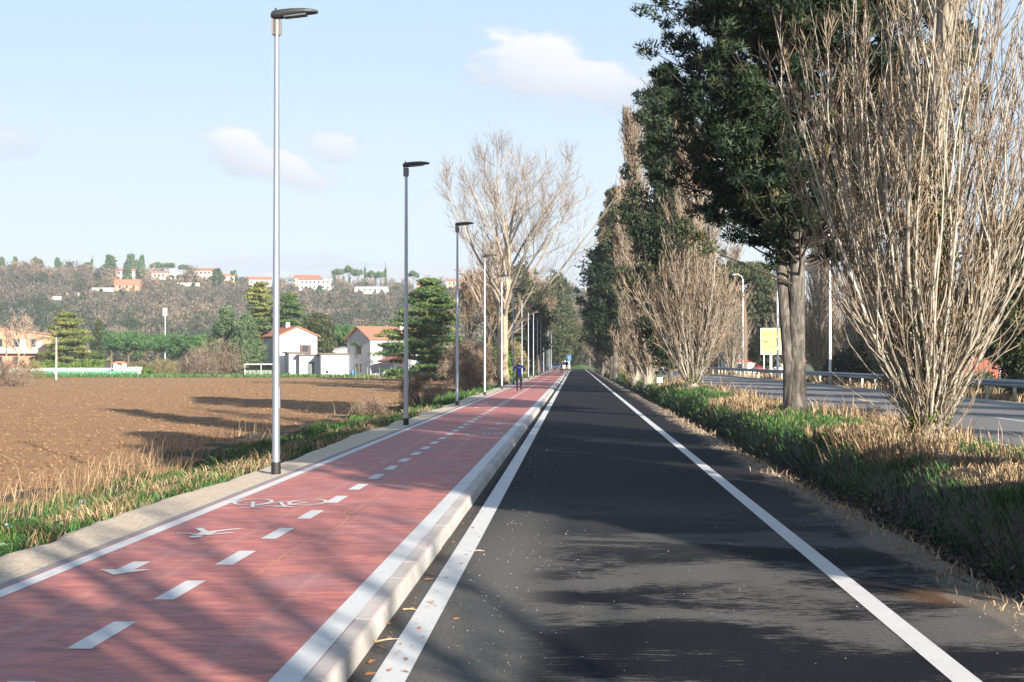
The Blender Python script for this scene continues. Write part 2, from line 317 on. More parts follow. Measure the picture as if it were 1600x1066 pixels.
# gravel, earth
M['gravel'], t, b = mat('pale_gravel'); p = t.pos(); v = t.n.new('ShaderNodeTexVoronoi'); t.l.new(p, v.inputs['Vector']); v.inputs['Scale'].default_value = 34
n1 = t.noise(p, 2.2, 5, .6); bw = t.n.new('ShaderNodeRGBToBW'); t.l.new(v.outputs['Color'], bw.inputs[0])
c = t.mix(bw.outputs[0], (.46, .37, .27), (.86, .72, .54)); c = t.mix(t.math('MULTIPLY', n1, .25), c, (.50, .40, .30)); t.l.new(c, b.inputs[0]); t.l.new(t.bump(v.outputs['Distance'], .5, .008), b.inputs['Normal'])
def earth(name, cols, sc=1.0, bs=.9):
    m, t, b = mat(name); p = t.pos(); n1 = t.noise(p, 7*sc, 8, .72); n2 = t.noise(p, .35*sc, 4, .6); n3 = t.noise(p, 28*sc, 4, .7)
    c = t.ramp(n1, [(.3, cols[0]), (.5, cols[1]), (.72, cols[2])]); c = t.mix(t.math('MULTIPLY', t.step(n2, .4, .7), .45), c, cols[3])
    t.l.new(c, b.inputs[0]); t.l.new(t.bump(t.math('ADD', n1, t.math('MULTIPLY', n3, .4)), bs, .05/sc), b.inputs['Normal']); b.inputs['Roughness'].default_value = .95; return m
M['plough'] = earth('ploughed_soil', [(.20, .10, .042), (.35, .19, .085), (.45, .27, .135), (.37, .21, .098)], .7)
M['soil'] = earth('verge_soil', [(.022, .018, .012), (.065, .052, .032), (.15, .115, .075), (.035, .055, .018)], 1.0)
M['meadow'] = earth('meadow_green', [(.04, .07, .02), (.09, .14, .035), (.17, .19, .07), (.12, .11, .05)], .6, .6)
M['scrub'] = earth('hillside_scrub', [(.05, .055, .03), (.11, .10, .06), (.20, .16, .11), (.07, .10, .04)], .12, .6)

# ------------------------------------------------------------------ the ground
rng = np.random.default_rng(7)
def gl(X, Y):
    """height of the left verge and ditch"""
    X = np.asarray(X, float); Y = np.asarray(Y, float)
    h = np.interp(-X, [4.3, 5.2, 6.3, 7.6, 8.6, 9.6, 12], [.06, .02, -.22, -.52, -.62, -.55, -.60])
    k = np.clip((-X-5.0)/1.2, 0, 1)
    return h+k*(.16*fbm(X*.8, Y*.5, 4, 3)+.05*fbm(X*4, Y*4, 3, 9))
def gr(X, Y):
    """height of the ditch, tree bank and far verge on the right"""
    X = np.asarray(X, float); Y = np.asarray(Y, float)
    h = np.interp(X, [3.0, 3.35, 3.7, 4.3, 4.55, 5.0, 5.6, 6.4, 7.6, 8.4, 8.7], [-.03, -.03, -.40, -.52, -.42, .10, .27, .32, .20, .05, .03])
    k = np.clip((X-3.5)/.8, 0, 1)*np.clip((8.6-X)/.6, 0, 1)
    return h+k*(.09*fbm(X*.9, Y*.6, 4, 13)+.035*fbm(X*5, Y*5, 3, 19))
def ys(y0, y1, n): return np.concatenate([[y0], np.geomspace(9, y1, n)]) if y0 < 9 else np.geomspace(y0, y1, n)
m = MB(); R_ = 3000
xs = np.array([-R_, -400, -150, -60, 0, 60, 150, 400, R_]); yy = np.array([-R_, -300, -60, 0, 60, 200, 500, 1500, R_+500])
V, Q = gridmesh(*np.meshgrid(xs, yy), np.full((9, 9), -1.1)); m.add(V, Q)
props(m.obj('ground', M['meadow']), 'flat green and brown land reaching to the horizon', kind='structure')
# left verge
xs = -np.concatenate([np.linspace(4.2, 10.5, 64), [11.5, 13]]); yl = np.concatenate([np.linspace(-30, 8, 30), np.geomspace(8.5, 420, 330)])
XX, YY = np.meshgrid(xs, yl); V, Q = gridmesh(XX, YY, gl(XX, YY)-np.where(XX < -10.6, .5, 0)); m = MB(); m.add(V, Q[:, ::-1], smooth=True)
props(m.obj('verge_ground', M['soil']), 'rough earth verge sloping down from the path to the ploughed field', kind='structure')
# gravel shoulder
xs = -np.linspace(4.37, 5.75, 26); yl = np.concatenate([np.linspace(-30, 8, 30), np.geomspace(8.2, 330, 300)]); XX, YY = np.meshgrid(xs, yl)
edge = 5.12+.24*fbm(YY*.35, YY*0+2, 3, 5)+.10*fbm(YY*2.1, YY*0, 3, 6)
ZZ = .105-.02*(-XX-4.37)+.012*fbm(XX*5, YY*5, 3, 8)-np.clip((-XX-edge)/.16, 0, 1)**1.5*.22
m = MB(); m.add(*gridmesh(XX, YY, ZZ)[:1], gridmesh(XX, YY, ZZ)[1][:, ::-1], smooth=True)
props(m.obj('gravel_shoulder', M['gravel']), 'strip of pale beige gravel beside the red path', kind='structure')
# ploughed field: furrowed, lumpy relief
def gf(X, Y):
    r = .05*fbm(X*.5, Y*.5, 3, 31)+.045*fbm(X*2.6, Y*2.6, 3, 33)+.035*fbm(X*7, Y*7, 2, 35)
    fur = .035*np.sin((Y*.93+X*.25)*1.55+1.5*fbm(X*.07, Y*.07, 2, 37))
    return -.56+r+fur
xs = -np.concatenate([np.linspace(8.9, 60, 330), np.geomspace(60.5, 190, 60)]); yl = np.concatenate([np.linspace(-10, 24, 12), np.geomspace(25, 236, 330)])
XX, YY = np.meshgrid(xs, yl); ZZ = gf(XX, YY); ZZ[:, 0] = -1.0; m = MB(); V, Q = gridmesh(XX, YY, ZZ); m.add(V, Q[:, ::-1], smooth=True)
props(m.obj('ploughed_field', M['plough']), 'wide brown ploughed field left of the path', kind='structure')
# clods
n = 15000; Y = 26*(200/26)**rng.uniform(0, 1, n)**.9; X = -(9.6+rng.uniform(0, 1, n)*(Y*.40)); s = rng.uniform(.012, .042, n)*(1+Y/90)
o8 = np.array([(1, 0, 0), (-1, 0, 0), (0, 1, 0), (0, -1, 0), (0, 0, .8), (0, 0, -.4)]); V = (o8[None]*rng.uniform(.6, 1.4, (n, 6, 3)))*s[:, None, None]
V[..., 0] += X[:, None]; V[..., 1] += Y[:, None]; V[..., 2] += (gf(X, Y)+s*.15)[:, None]
fo = np.array([(0, 2, 4), (2, 1, 4), (1, 3, 4), (3, 0, 4)]); m = MB(); m.add(V.reshape(-1, 3), (fo[None]+np.arange(n)[:, None, None]*6).reshape(-1, 3), np.repeat(rng.uniform(0, 1, n), 6))
props(m.obj('soil_clods', M['clod']), 'brown clods of earth lying over the ploughed field', kind='stuff')
# strip of meadow and scrub land behind the field
xs = np.linspace(-420, -6, 60); yl = np.linspace(228, 470, 40); XX, YY = np.meshgrid(xs, yl); V, Q = gridmesh(XX, YY, -.62+.1*fbm(XX*.1, YY*.1, 3, 41)+np.clip((YY-228)/10, 0, 1)*.12)
m = MB(); m.add(V, Q, smooth=True); props(m.obj('meadow_ground', M['meadow']), 'green strip of meadow at the far edge of the field', kind='structure')
# right bank + ground beyond the second road
xs = np.concatenate([np.linspace(3.0, 8.75, 62)]); yl = np.concatenate([np.linspace(-40, 8, 40), np.geomspace(8.3, 380, 360)]); XX, YY = np.meshgrid(xs, yl)
V, Q = gridmesh(XX, YY, gr(XX, YY)); m = MB(); m.add(V, Q, smooth=True)
props(m.obj('bank_ground', M['soil']), 'earth ditch and grassy bank between the two roads', kind='structure')
xs = np.array([17.6, 18.0, 19, 22, 30, 60, 140, 400]); yl = np.linspace(-60, 520, 60); XX, YY = np.meshgrid(xs, yl); V, Q = gridmesh(XX, YY, np.interp(XX, [17.6, 18, 19, 400], [.02, .14, .06, .0])+.04*fbm(XX*.3, YY*.3, 2, 4))
m = MB(); m.add(V, Q, smooth=True); props(m.obj('far_verge_ground', M['meadow']), 'grassy ground behind the guardrail', kind='structure')

# ------------------------------------------------------------------ roads and path
ROAD_END = 362.0
def strip(mb, x0, x1, y0, y1, z, mat=0, step=3.0, nx=1):
    n = max(2, int((y1-y0)/step)); X, Y = np.meshgrid(np.linspace(x0, x1, nx+1), np.linspace(y0, y1, n)); V, Q = gridmesh(X, Y, np.full(X.shape, z)); mb.add(V, Q, 0.5, mat)
m = MB(); xs = np.concatenate([[-1.305], np.linspace(-1, 3, 9), [3.1, 3.2, 3.3, 3.42]]); yl = np.concatenate([np.linspace(-40, 8, 60), np.geomspace(8.05, ROAD_END, 700)]); XX, YY = np.meshgrid(xs, yl)
ew = .13*fbm(YY*.6, YY*0, 4, 51)+.05*fbm(YY*4, YY*0, 2, 52); XX = XX+np.where(XX > 3.05, ew*(XX-3.0)/.4, 0); ZZ = np.where(XX > 3.3+ew*.8, -.04, 0)
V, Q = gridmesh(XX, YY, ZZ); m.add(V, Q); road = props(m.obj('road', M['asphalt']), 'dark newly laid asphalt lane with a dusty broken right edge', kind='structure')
m = MB(); strip(m, -1.16, -.965, -40, ROAD_END, .004, step=8); m.obj('lane_line', M['line'], road)
m = MB(); strip(m, 2.135, 2.305, -40, ROAD_END, .004, step=8); m.obj('edge_line', M['line'], road)
m = MB(); strip(m, 8.55, 17.75, -60, 500, .055, step=6); road2 = props(m.obj('second_road', M['asphalt_old']), 'wide grey old asphalt road beyond the tree bank', kind='structure')
m = MB(); strip(m, 8.95, 9.12, -60, 500, .060, step=20); m.obj('edge_line', M['line_worn'], road2)
m = MB(); strip(m, 17.15, 17.32, -60, 500, .060, step=20); m.obj('edge_line', M['line_worn'], road2)
m = MB(); [strip(m, 13.05, 13.2, y, y+4.5, .060, step=9) for y in np.arange(-50, 440, 12)]; m.obj('centre_line', M['line_worn'], road2)
m = MB(); m.box(17.75, 17.95, -60, 500, -.1, .16); m.obj('road_kerb', M['kerb'], road2)
PATH_END = 312.0; PZ = .12
m = MB(); strip(m, -4.30, -1.452, -30, PATH_END, PZ, step=3, nx=2)
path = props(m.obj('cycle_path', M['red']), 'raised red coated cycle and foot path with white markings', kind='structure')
m = MB(); m.box(-4.40, -4.302, -30, PATH_END, -.05, PZ-.004); m.obj('path_edging', M['red_edge'], path)
m = MB(); strip(m, -4.265, -4.125, -30, PATH_END, PZ+.004, step=8); m.obj('edge_line', M['line'], path)
m = MB(); strip(m, -1.625, -1.454, -30, PATH_END, PZ+.004, step=8); m.obj('edge_line', M['line'], path)
dm = MB(); dm.poly([(-.075, -.495, 0), (.075, -.495, 0), (.075, .495, 0), (-.075, .495, 0)]); dme = dm.mesh('dash_marking', M['line'])
y = 9.85-1.95*6
while y < 150: link('dash_marking', dme, path, (-2.93, y, PZ+.004)); y += 1.95
m = MB()
while y < PATH_END: strip(m, -3.005, -2.855, y-.495, y+.495, PZ+.004); y += 1.95
o = m.obj('dash_marking', M['line'], path); o['kind'] = 'stuff'
def ribbon(mb, pts, wd, z=0.0):
    pts = np.array(pts, float); t = np.gradient(pts, axis=0); t /= np.linalg.norm(t, axis=1, keepdims=True)+1e-9; nrm = np.stack([-t[:, 1], t[:, 0]], 1)*wd/2
    L_ = np.c_[pts+nrm, np.full(len(pts), z)]; Rr = np.c_[pts-nrm, np.full(len(pts), z)]; n = len(pts)
    mb.add(np.r_[L_, Rr], [(i+n, i+n+1, i+1, i) for i in range(n-1)])
def ring(cx, cy, rx, ry, n=28): a = np.linspace(0, 2*np.pi, n+1); return np.c_[cx+rx*np.cos(a), cy+ry*np.sin(a)]
# bicycle symbol (upright as seen by a rider coming up the page), 1.1 m wide, 1.25 m long
bk = MB(); w0 = .05
for cx in (-.33, .33): ribbon(bk, ring(cx, -.22, .215, .40), w0, 0)
fr = [(-.33, -.22), (-.13, .30), (.22, .30), (.0, -.22), (-.33, -.22)]
for i, (a, b2) in enumerate(zip(fr[:-1], fr[1:])): ribbon(bk, [a, b2], .045, .0006*(i+1))
ribbon(bk, [(-.13, .30), (.0, -.22)], .045, .0030); ribbon(bk, [(.33, -.22), (.19, .52)], .045, .0036); ribbon(bk, [(.06, .55), (.19, .52), (.32, .58)], .055, .0042); ribbon(bk, [(-.15, .30), (-.17, .44)], .045, .0048); ribbon(bk, [(-.28, .46), (-.05, .46)], .07, .0054)
bike_me = bk.mesh('bicycle_marking', M['line'])
pd = MB(); ribbon(pd, [(-.02, .16), (-.02, -.14)], .15, 0); ribbon(pd, [(-.04, -.12), (-.14, -.30), (-.27, -.47)], .075, .0006); ribbon(pd, [(.0, -.12), (.09, -.30), (.16, -.48)], .075, .0012)
ribbon(pd, [(-.05, .15), (-.20, .02), (-.26, -.10)], .055, .0018); ribbon(pd, [(.02, .15), (.14, .02), (.27, .0)], .055, .0024); pd.add(np.c_[ring(.0, .32, .06, .11, 14)[:-1], np.full(14, .003)], [tuple(range(14))])
ped_me = pd.mesh('pedestrian_marking', M['line'])
ar = MB(); ar.poly([(-.075, -.42, 0), (.075, -.42, 0), (.075, .14, 0), (-.075, .14, 0)]); ar.poly([(-.21, .09, .0008), (.21, .09, .0008), (0, .42, .0008)]); arrow_me = ar.mesh('arrow_marking', M['line'])
for X, ya, yp, yb, rz in [(-3.66, 13.0, 15.65, 18.95, math.pi), (-2.08, 43.4, 40.2, 37.2, 0), (-3.62, 58.5, 62.0, 66.0, math.pi), (-2.1, 96, 92, 88, 0), (-3.62, 110, 114, 118, math.pi)]:
    link('arrow_marking', arrow_me, path, (X, ya, PZ+.006), rz); link('pedestrian_marking', ped_me, path, (X, yp, PZ+.006), rz); link('bicycle_marking', bike_me, path, (X+.11, yb, PZ+.006), rz)
# long pale scrape in the coating
def gp(px, py, z=PZ):
    d = fw*F+rt*(px-800)+up*(533-py); t = (z-CAMZ)/d.z; return (d.x*t, d.y*t)
sc_pts = [gp(*p) for p in [(372, 914), (400, 897), (430, 877), (468, 853), (505, 835), (532, 822), (548, 803), (541, 797), (536, 803), (545, 806), (566, 790), (590, 774), (604, 764), (612, 757), (606, 752), (600, 757)]]
q = []
for i in range(len(sc_pts)-1):
    for t_ in np.linspace(0, 1, 6)[:-1]: q.append((sc_pts[i][0]*(1-t_)+sc_pts[i+1][0]*t_+rng.normal(0, .006), sc_pts[i][1]*(1-t_)+sc_pts[i+1][1]*t_))
m = MB(); ribbon(m, q, .018, PZ+.0025); m.obj('paint_scrape', simple('scrape', (.62, .30, .20), .8), path)
# kerb stones
def kerb_stone(L=.988):
    pf = [(-.074, -.12), (.078, -.12), (.074, -.004), (.056, .092), (.048, .110), (.032, .119), (-.074, .122)]; n = len(pf); q = MB()
    V = [(x, y, z) for y in (-L/2, L/2) for x, z in pf]; q.add(V, [(i, (i+1) % n, n+(i+1) % n, n+i) for i in range(n)]); q.poly(V[:n][::-1]); q.poly(V[n:]); return q.mesh('kerb_stone', M['kerb'])
kme = kerb_stone(); kerb = props(bpy.data.objects.new('kerb', None), 'pale concrete kerb of separate stones between red path and asphalt', kind='structure'); COL.objects.link(kerb)
y = -6.0
while y < 150:
    o = link('kerb_stone', kme, kerb, (-1.376+rng.normal(0, .0015), y, .004+rng.normal(0, .0012))); o.rotation_euler = (rng.normal(0, .001), rng.normal(0, .004), rng.normal(0, .001)); y += 1.0
m = MB()
while y < PATH_END: m.box(-1.45, -1.302, y-.49, y+.49, -.11, .124); y += 1.0
o = m.obj('kerb_stone', M['kerb'], kerb); o['kind'] = 'stuff'
m = MB(); n = 420; y_ = rng.uniform(8, 70, n)
# mortar joint dirt bed under the kerb
m.box(-1.452, -1.332, -30, PATH_END, -.2, .105); m.obj('kerb_bed', simple('joint_dark', (.10, .09, .085), .9), kerb)

# ------------------------------------------------------------------ terrain: the hill
HC = ([-900, 0, 100, 200, 300, 400, 500, 600, 700, 800, 900, 1100, 1600, 2400], [418, 427, 431, 438, 436, 452, 452, 459, 456, 462, 468, 490, 520, 520])
def hill(X, Y):
    X = np.asarray(X, float); Y = np.asarray(Y, float); px = 898.9+X/np.maximum(Y, 1)*F
    top = CAMZ+(564.6-np.interp(px, *HC))/F*850; t = np.clip((Y-430)/420, 0, 1.0); a = t**1.12*(1-.12*np.sin(t*math.pi*2))
    return -.5+(top+.5)*a-np.clip(Y-860, 0, 900)*.05+np.minimum(t*4, 1)*2.2*fbm(X*.012, Y*.012, 3, 61)
XX, YY = np.meshgrid(np.linspace(-640, 420, 150), np.linspace(400, 1300, 110)); ZZ = hill(XX, YY); ZZ[0] = -2
m = MB(); m.add(*gridmesh(XX, YY, ZZ), smooth=True); props(m.obj('hill', M['scrub']), 'long wooded hill closing the view behind the field', kind='structure')
def on_hill(px, py, zmax=848):
    for Y in np.arange(436, zmax, 4):
        p = pix(px, 500, Y); h = float(hill(p.x, Y)); yy_ = 564.6-(h-CAMZ)/Y*F
        if yy_ <= py: return Vector((p.x, Y, h))
    p = pix(px, 500, zmax); return Vector((p.x, zmax, float(hill(p.x, zmax))))

# ------------------------------------------------------------------ trees
M['limb_dark'] = simple('limb_dark', (.055, .045, .036), .9, var=.4, sc=4)
def branchset(m, rng, P, R, sides, tint, mat=0):
    V, Q = tubes(P, R, sides); t = np.repeat(np.broadcast_to(np.asarray(tint), (len(P),)), P.shape[1]*sides); m.add(V, Q, t, mat, True)
def sliverset(m, rng, P, R, tint, mat=0):
    V, Q, T3, t = slivers(rng, P, R, tint); m.add(V, Q, t, mat); n0 = m.n-len(V); m.v.append(np.zeros((0, 3))); m.t.append(np.zeros(0)); m.f.append(T3+n0); m.m.append(np.full(len(T3), mat)); m.sm.append(np.zeros(len(T3), bool))
def poplar(loc, label, H, seed, nb, n2, n3, base_ang=.45, hw=2.0, trunk_r=.25, group='bare poplars on the bank between the roads', low=.03, top_ang=.16, nbase=0.35, ivy=0, pale=False, L2=1.0, r_tw=.006, name='poplar_tree', crownL=.42, thin=1.0, sprout=0, wob=.055, lean=(0, 0), upc=.35):
    rng = np.random.default_rng(seed); t = thing(name, label, 'tree', loc, 0, group)
    K = 12; tp = np.zeros((1, K, 3)); tp[0, :, 2] = np.linspace(-.3, H*.97, K); tp[0, 1:, :2] = np.cumsum(rng.normal(0, H*.006, (K-1, 2)), 0); tp[0, :, 0] += np.linspace(0, 1, K)**1.5*lean[0]; tp[0, :, 1] += np.linspace(0, 1, K)**1.5*lean[1]
    tr = trunk_r*(1-np.linspace(0, 1, K)**1.1*.96)[None]; tr[0, 0] *= 1.35
    m = MB(); branchset(m, rng, tp, tr, 9, .55); m.obj('trunk', M['bark_poplar'], t)
    m = MB(); hs = np.where(rng.uniform(0, 1, nb) < nbase, rng.uniform(low*H, low*H+.5, nb), rng.uniform(0, 1, nb)**1.1*H*.82+low*H)
    az = rng.uniform(0, 2*np.pi, nb); f = np.clip(hs/H, 0, 1); ang = base_ang*(1-f)**1.3+top_ang+rng.normal(0, .05, nb); ang = np.clip(ang, .05, 1.0)*rng.uniform(.55, 1.1, nb)
    d = np.stack([np.sin(ang)*np.cos(az), np.sin(ang)*np.sin(az), np.cos(ang)], 1)
    st = np.stack([np.interp(hs, tp[0, :, 2], tp[0, :, 0])+np.cos(az)*trunk_r*.6*rng.uniform(.2, 1.6, nb), np.interp(hs, tp[0, :, 2], tp[0, :, 1])+np.sin(az)*trunk_r*.6*rng.uniform(.2, 1.6, nb), hs], 1)
    L = np.minimum(H*crownL*(1-.45*f), (H*1.0-hs))*rng.uniform(.65, 1.15, nb)+.5; r0 = (.010+L*.0062)*rng.uniform(.45, 1.35, nb)*thin
    P, R = grow(rng, st, d, L, 10, r0, r0*.15, upc, wob); branchset(m, rng, P, R, 5, rng.uniform(.3, 1, nb))
    s2, d2, rr, tt = branch_off(rng, P, R, n2, .12, .95, .38); L_2 = rng.uniform(.5, 1.3, len(s2))*L2*(.5+.9*(1-tt))*np.repeat(np.clip(L/4, .5, 1.3), n2)
    P2, R2 = grow(rng, s2, d2, L_2, 5 if r_tw < .01 else 4, np.maximum(rr*.55, r_tw*1.2), np.full(len(s2), r_tw*.8), .55, .09); branchset(m, rng, P2, R2, 4 if r_tw < .01 else 3, rng.uniform(.2, .95, len(P2)))
    mats = [M['bark_poplar'], M['twig_pale'] if pale else M['twig']]
    if n3:
        s3, d3, rr, tt = branch_off(rng, P2, R2, n3, .15, 1, .5); L_3 = rng.uniform(.12, .48, len(s3))*L2
        P3, R3 = grow(rng, s3, d3, L_3, 4, np.full(len(s3), r_tw), np.full(len(s3), r_tw*.55), .5, .12); sliverset(m, rng, P3, R3, rng.uniform(0, 1, len(P3)), 1)
    if sprout:
        a = rng.uniform(0, 2*np.pi, sprout); q = rng.uniform(.15, 1.1, sprout); rr_ = rng.uniform(.05, .45, sprout); s4 = np.stack([np.cos(a)*rr_, np.sin(a)*rr_, rng.uniform(-.1, 1.4, sprout)], 1)
        P4, R4 = grow(rng, s4, np.stack([np.cos(a)*np.sin(q), np.sin(a)*np.sin(q), np.cos(q)], 1), rng.uniform(.5, 2.2, sprout), 7, rng.uniform(.006, .020, sprout), np.full(sprout, .003), .5, .14); branchset(m, rng, P4, R4, 4, rng.uniform(.0, .9, sprout))
        s5, d5, _, _ = branch_off(rng, P4, R4, 7, .2, 1, .6); P5, R5 = grow(rng, s5, d5, rng.uniform(.1, .4, len(s5)), 4, np.full(len(s5), .005), np.full(len(s5), .003), .4, .15); sliverset(m, rng, P5, R5, rng.uniform(0, 1, len(s5)), 1)
    m.obj('crown', mats, t)
    if ivy:
        n = int(ivy*90); h = rng.uniform(.3, ivy, n); a = rng.uniform(0, 2*np.pi, n); C = np.stack([np.cos(a)*trunk_r*1.1, np.sin(a)*trunk_r*1.1, h], 1)
        V, Q, tt = leaves(rng, C, np.full(n, .16), 12, .08, .07); mi = MB(); mi.add(V, Q, tt); mi.obj('ivy', M['ivy'], t)
    return t
def conifer(loc, label, H, rad, seed, mt='cypress', n_br=260, per=5, nl=90, leafL=.16, leafW=.06, clump=.45, low=.12, prof=None, upang=.9, trunk_r=.3, name='cypress_tree', group=None, barkm='bark_big', out=.6, upb=.5, flat=None, double=False, squash=.8, cat='tree', trunk_vis=True, holes=0.0):
    rng = np.random.default_rng(seed); t = thing(name, label, cat, loc, 0, group)
    K = 10; tp = np.zeros((1, K, 3)); tp[0, :, 2] = np.linspace(-.3, H*.93, K); tp[0, 1:, :2] = np.cumsum(rng.normal(0, H*.004, (K-1, 2)), 0)
    trr = (trunk_r*(1-np.linspace(0, 1, K)*.88))[None]; trr[0, 0] *= 1.3; m = MB(); branchset(m, rng, tp, trr, 12, .5)
    hs = H*(low+(1-low)*rng.uniform(0, 1, n_br)**.95); f = (hs/H-low)/(1-low); az = rng.uniform(0, 2*np.pi, n_br)
    if prof is None: prof = lambda f: np.interp(f, [0, .12, .45, .8, 1], [.55, .95, 1, .6, .08])
    lump = 1+.38*(vnoise(az*1.1+3, hs*.55, seed)-.5)*2
    Lr = rad*prof(f)*rng.uniform(.72, 1.08, n_br)*lump; ua = np.maximum(upang+rng.normal(0, .12, n_br), .25); d = np.stack([np.cos(az)*np.sin(ua), np.sin(az)*np.sin(ua), np.cos(ua)], 1)
    st = np.stack([np.interp(hs, tp[0, :, 2], tp[0, :, 0]), np.interp(hs, tp[0, :, 2], tp[0, :, 1]), hs-Lr*np.cos(ua)/np.sin(ua)*.6], 1); st[:, 2] = np.maximum(st[:, 2], H*low*rng.uniform(.8, 1.3, n_br))
    P, R = grow(rng, st, d, Lr/np.sin(ua), 6, .010+Lr*.010, np.full(n_br, .006), .12 if flat is None else 0, .06); branchset(m, rng, P, R, 4, .4, 1); m.obj('trunk', [M[barkm], M['limb_dark']], t)
    tt = rng.uniform(.10, 1.0, (n_br, per))**.75; k = np.minimum((tt*5).astype(int), 4); ff = (tt*5-k)[..., None]; idx = np.arange(n_br)[:, None]
    C = (P[idx, k]*(1-ff)+P[idx, k+1]*ff).reshape(-1, 3)+rng.normal(0, clump*.35, (n_br*per, 3))
    if holes: keep = vnoise(C[:, 0]*.9+5, C[:, 2]*.9+C[:, 1]*.7, seed+2) > holes; C = C[keep]
    rr = clump*rng.uniform(.55, 1.25, len(C)); Rd = np.stack([rr, rr, rr*squash], 1)
    V, Q, ti = leaves(rng, C, Rd, nl, leafL, leafW, out, upb, .55, .3, None, flat); m = MB(); m.add(V, Q, ti); m.obj('crown', M[mt], t); return t
def clumps(name, label, cat, C, Rd, n, L, Wd, mt, loc=(0, 0, 0), group=None, seed=1, stems=None, part='foliage', bark='bark_dark', **k):
    rng = np.random.default_rng(seed); t = thing(name, label, cat, loc, 0, group); V, Q, ti = leaves(rng, C, Rd, n, L, Wd, **k); m = MB(); m.add(V, Q, ti); m.obj(part, M[mt], t)
    if stems is not None: m = MB(); branchset(m, rng, stems[0], stems[1], 6, .5); m.obj('trunk', M[bark], t)
    return t
def umbrella_pine(loc, label, H, rad, seed, group=None, mt='pine', dens=46, leaf=.5, nl=60, th=.30, kind_name='umbrella_pine'):
    rng = np.random.default_rng(seed); a = rng.uniform(0, 2*np.pi, dens); r = rad*np.sqrt(rng.uniform(0, 1, dens))*.86
    z = H-rad*th*(1.1-.1)+rad*th*(1-(r/rad)**2)*.75-rad*th*.2+rng.normal(0, .1, dens)*rad*th; C = np.stack([np.cos(a)*r, np.sin(a)*r, z-rng.uniform(0, 1, dens)*rad*th*.35], 1)
    nlm = 7; la = np.arange(nlm)/nlm*2*np.pi+rng.normal(0, .3, nlm); zt = H-rad*th*1.5; st = np.tile([0, 0, zt*.82], (nlm, 1)); e = np.stack([np.cos(la)*rad*.6, np.sin(la)*rad*.6, np.full(nlm, H-rad*th*.8)], 1)
    q = np.linspace(0, 1, 5)[None, :, None]; PL = st[:, None]*(1-q)+e[:, None]*q; PL[..., 2] += -np.sin(q[..., 0]*np.pi)*rad*.05
    m_r = H*.02+.05; PT = np.zeros((1, 5, 3)); PT[0, :, 2] = np.linspace(-.3, zt*.86, 5); PT[0, 1:, 0] = rng.normal(0, H*.01, 4)
    P = np.concatenate([PT, PL]); R = np.concatenate([[np.linspace(m_r*1.2, m_r*.8, 5)], np.tile(np.linspace(m_r*.5, m_r*.2, 5), (nlm, 1))])
    rr = rad*rng.uniform(.20, .34, dens)
    return clumps(kind_name, label, 'tree', C, np.stack([rr, rr, rr*.62], 1), nl, leaf, leaf*.42, mt, loc, group, seed, (P, R), 'crown', 'bark_dark', out=.5, upb=.7)
def cedar(loc, label, H, rad, seed, mt='cedar', tiers=13, leaf=.42, nl=42, group=None, low=.08, top=.12, width=None, nbr=7):
    rng = np.random.default_rng(seed); n = tiers*nbr; ti = np.repeat(np.arange(tiers), nbr)+rng.normal(0, .22, n); f = np.clip(ti/(tiers-1), 0, 1); hs = H*(low+(1-low)*.97*f)
    az = rng.uniform(0, 2*np.pi, n); Lr = rad*(top+(1-top)*(1-f)**.75)*rng.uniform(.6, 1.15, n); d = np.stack([np.cos(az), np.sin(az), np.full(n, .12)], 1); st = np.stack([np.zeros(n), np.zeros(n), hs-.03*H], 1)
    P, R = grow(rng, st, d, Lr, 6, .02+Lr*.018, np.full(n, .01), -.10, .05)
    PT = np.zeros((1, 6, 3)); PT[0, :, 2] = np.linspace(-.3, H*.97, 6); RT = np.linspace(H*.026, .03, 6)[None]
    per = 7; tt = rng.uniform(.22, 1, (n, per)); k = np.minimum((tt*5).astype(int), 4); ff = (tt*5-k)[..., None]; idx = np.arange(n)[:, None]; sp = (tt*Lr[:, None]*.28)[..., None]
    C = P[idx, k]*(1-ff)+P[idx, k+1]*ff; C = (C+rng.normal(0, 1, C.shape)*sp*np.array([1, 1, .06])).reshape(-1, 3); rr = rad*rng.uniform(.10, .19, len(C))
    return clumps('cedar_tree', label, 'tree', C, np.stack([rr, rr, rr*.26], 1), nl, leaf, leaf*.4, mt, loc, group, seed, (np.concatenate([P, PT]), np.concatenate([R, RT])), 'crown', 'bark_dark', out=.8, upb=.28)
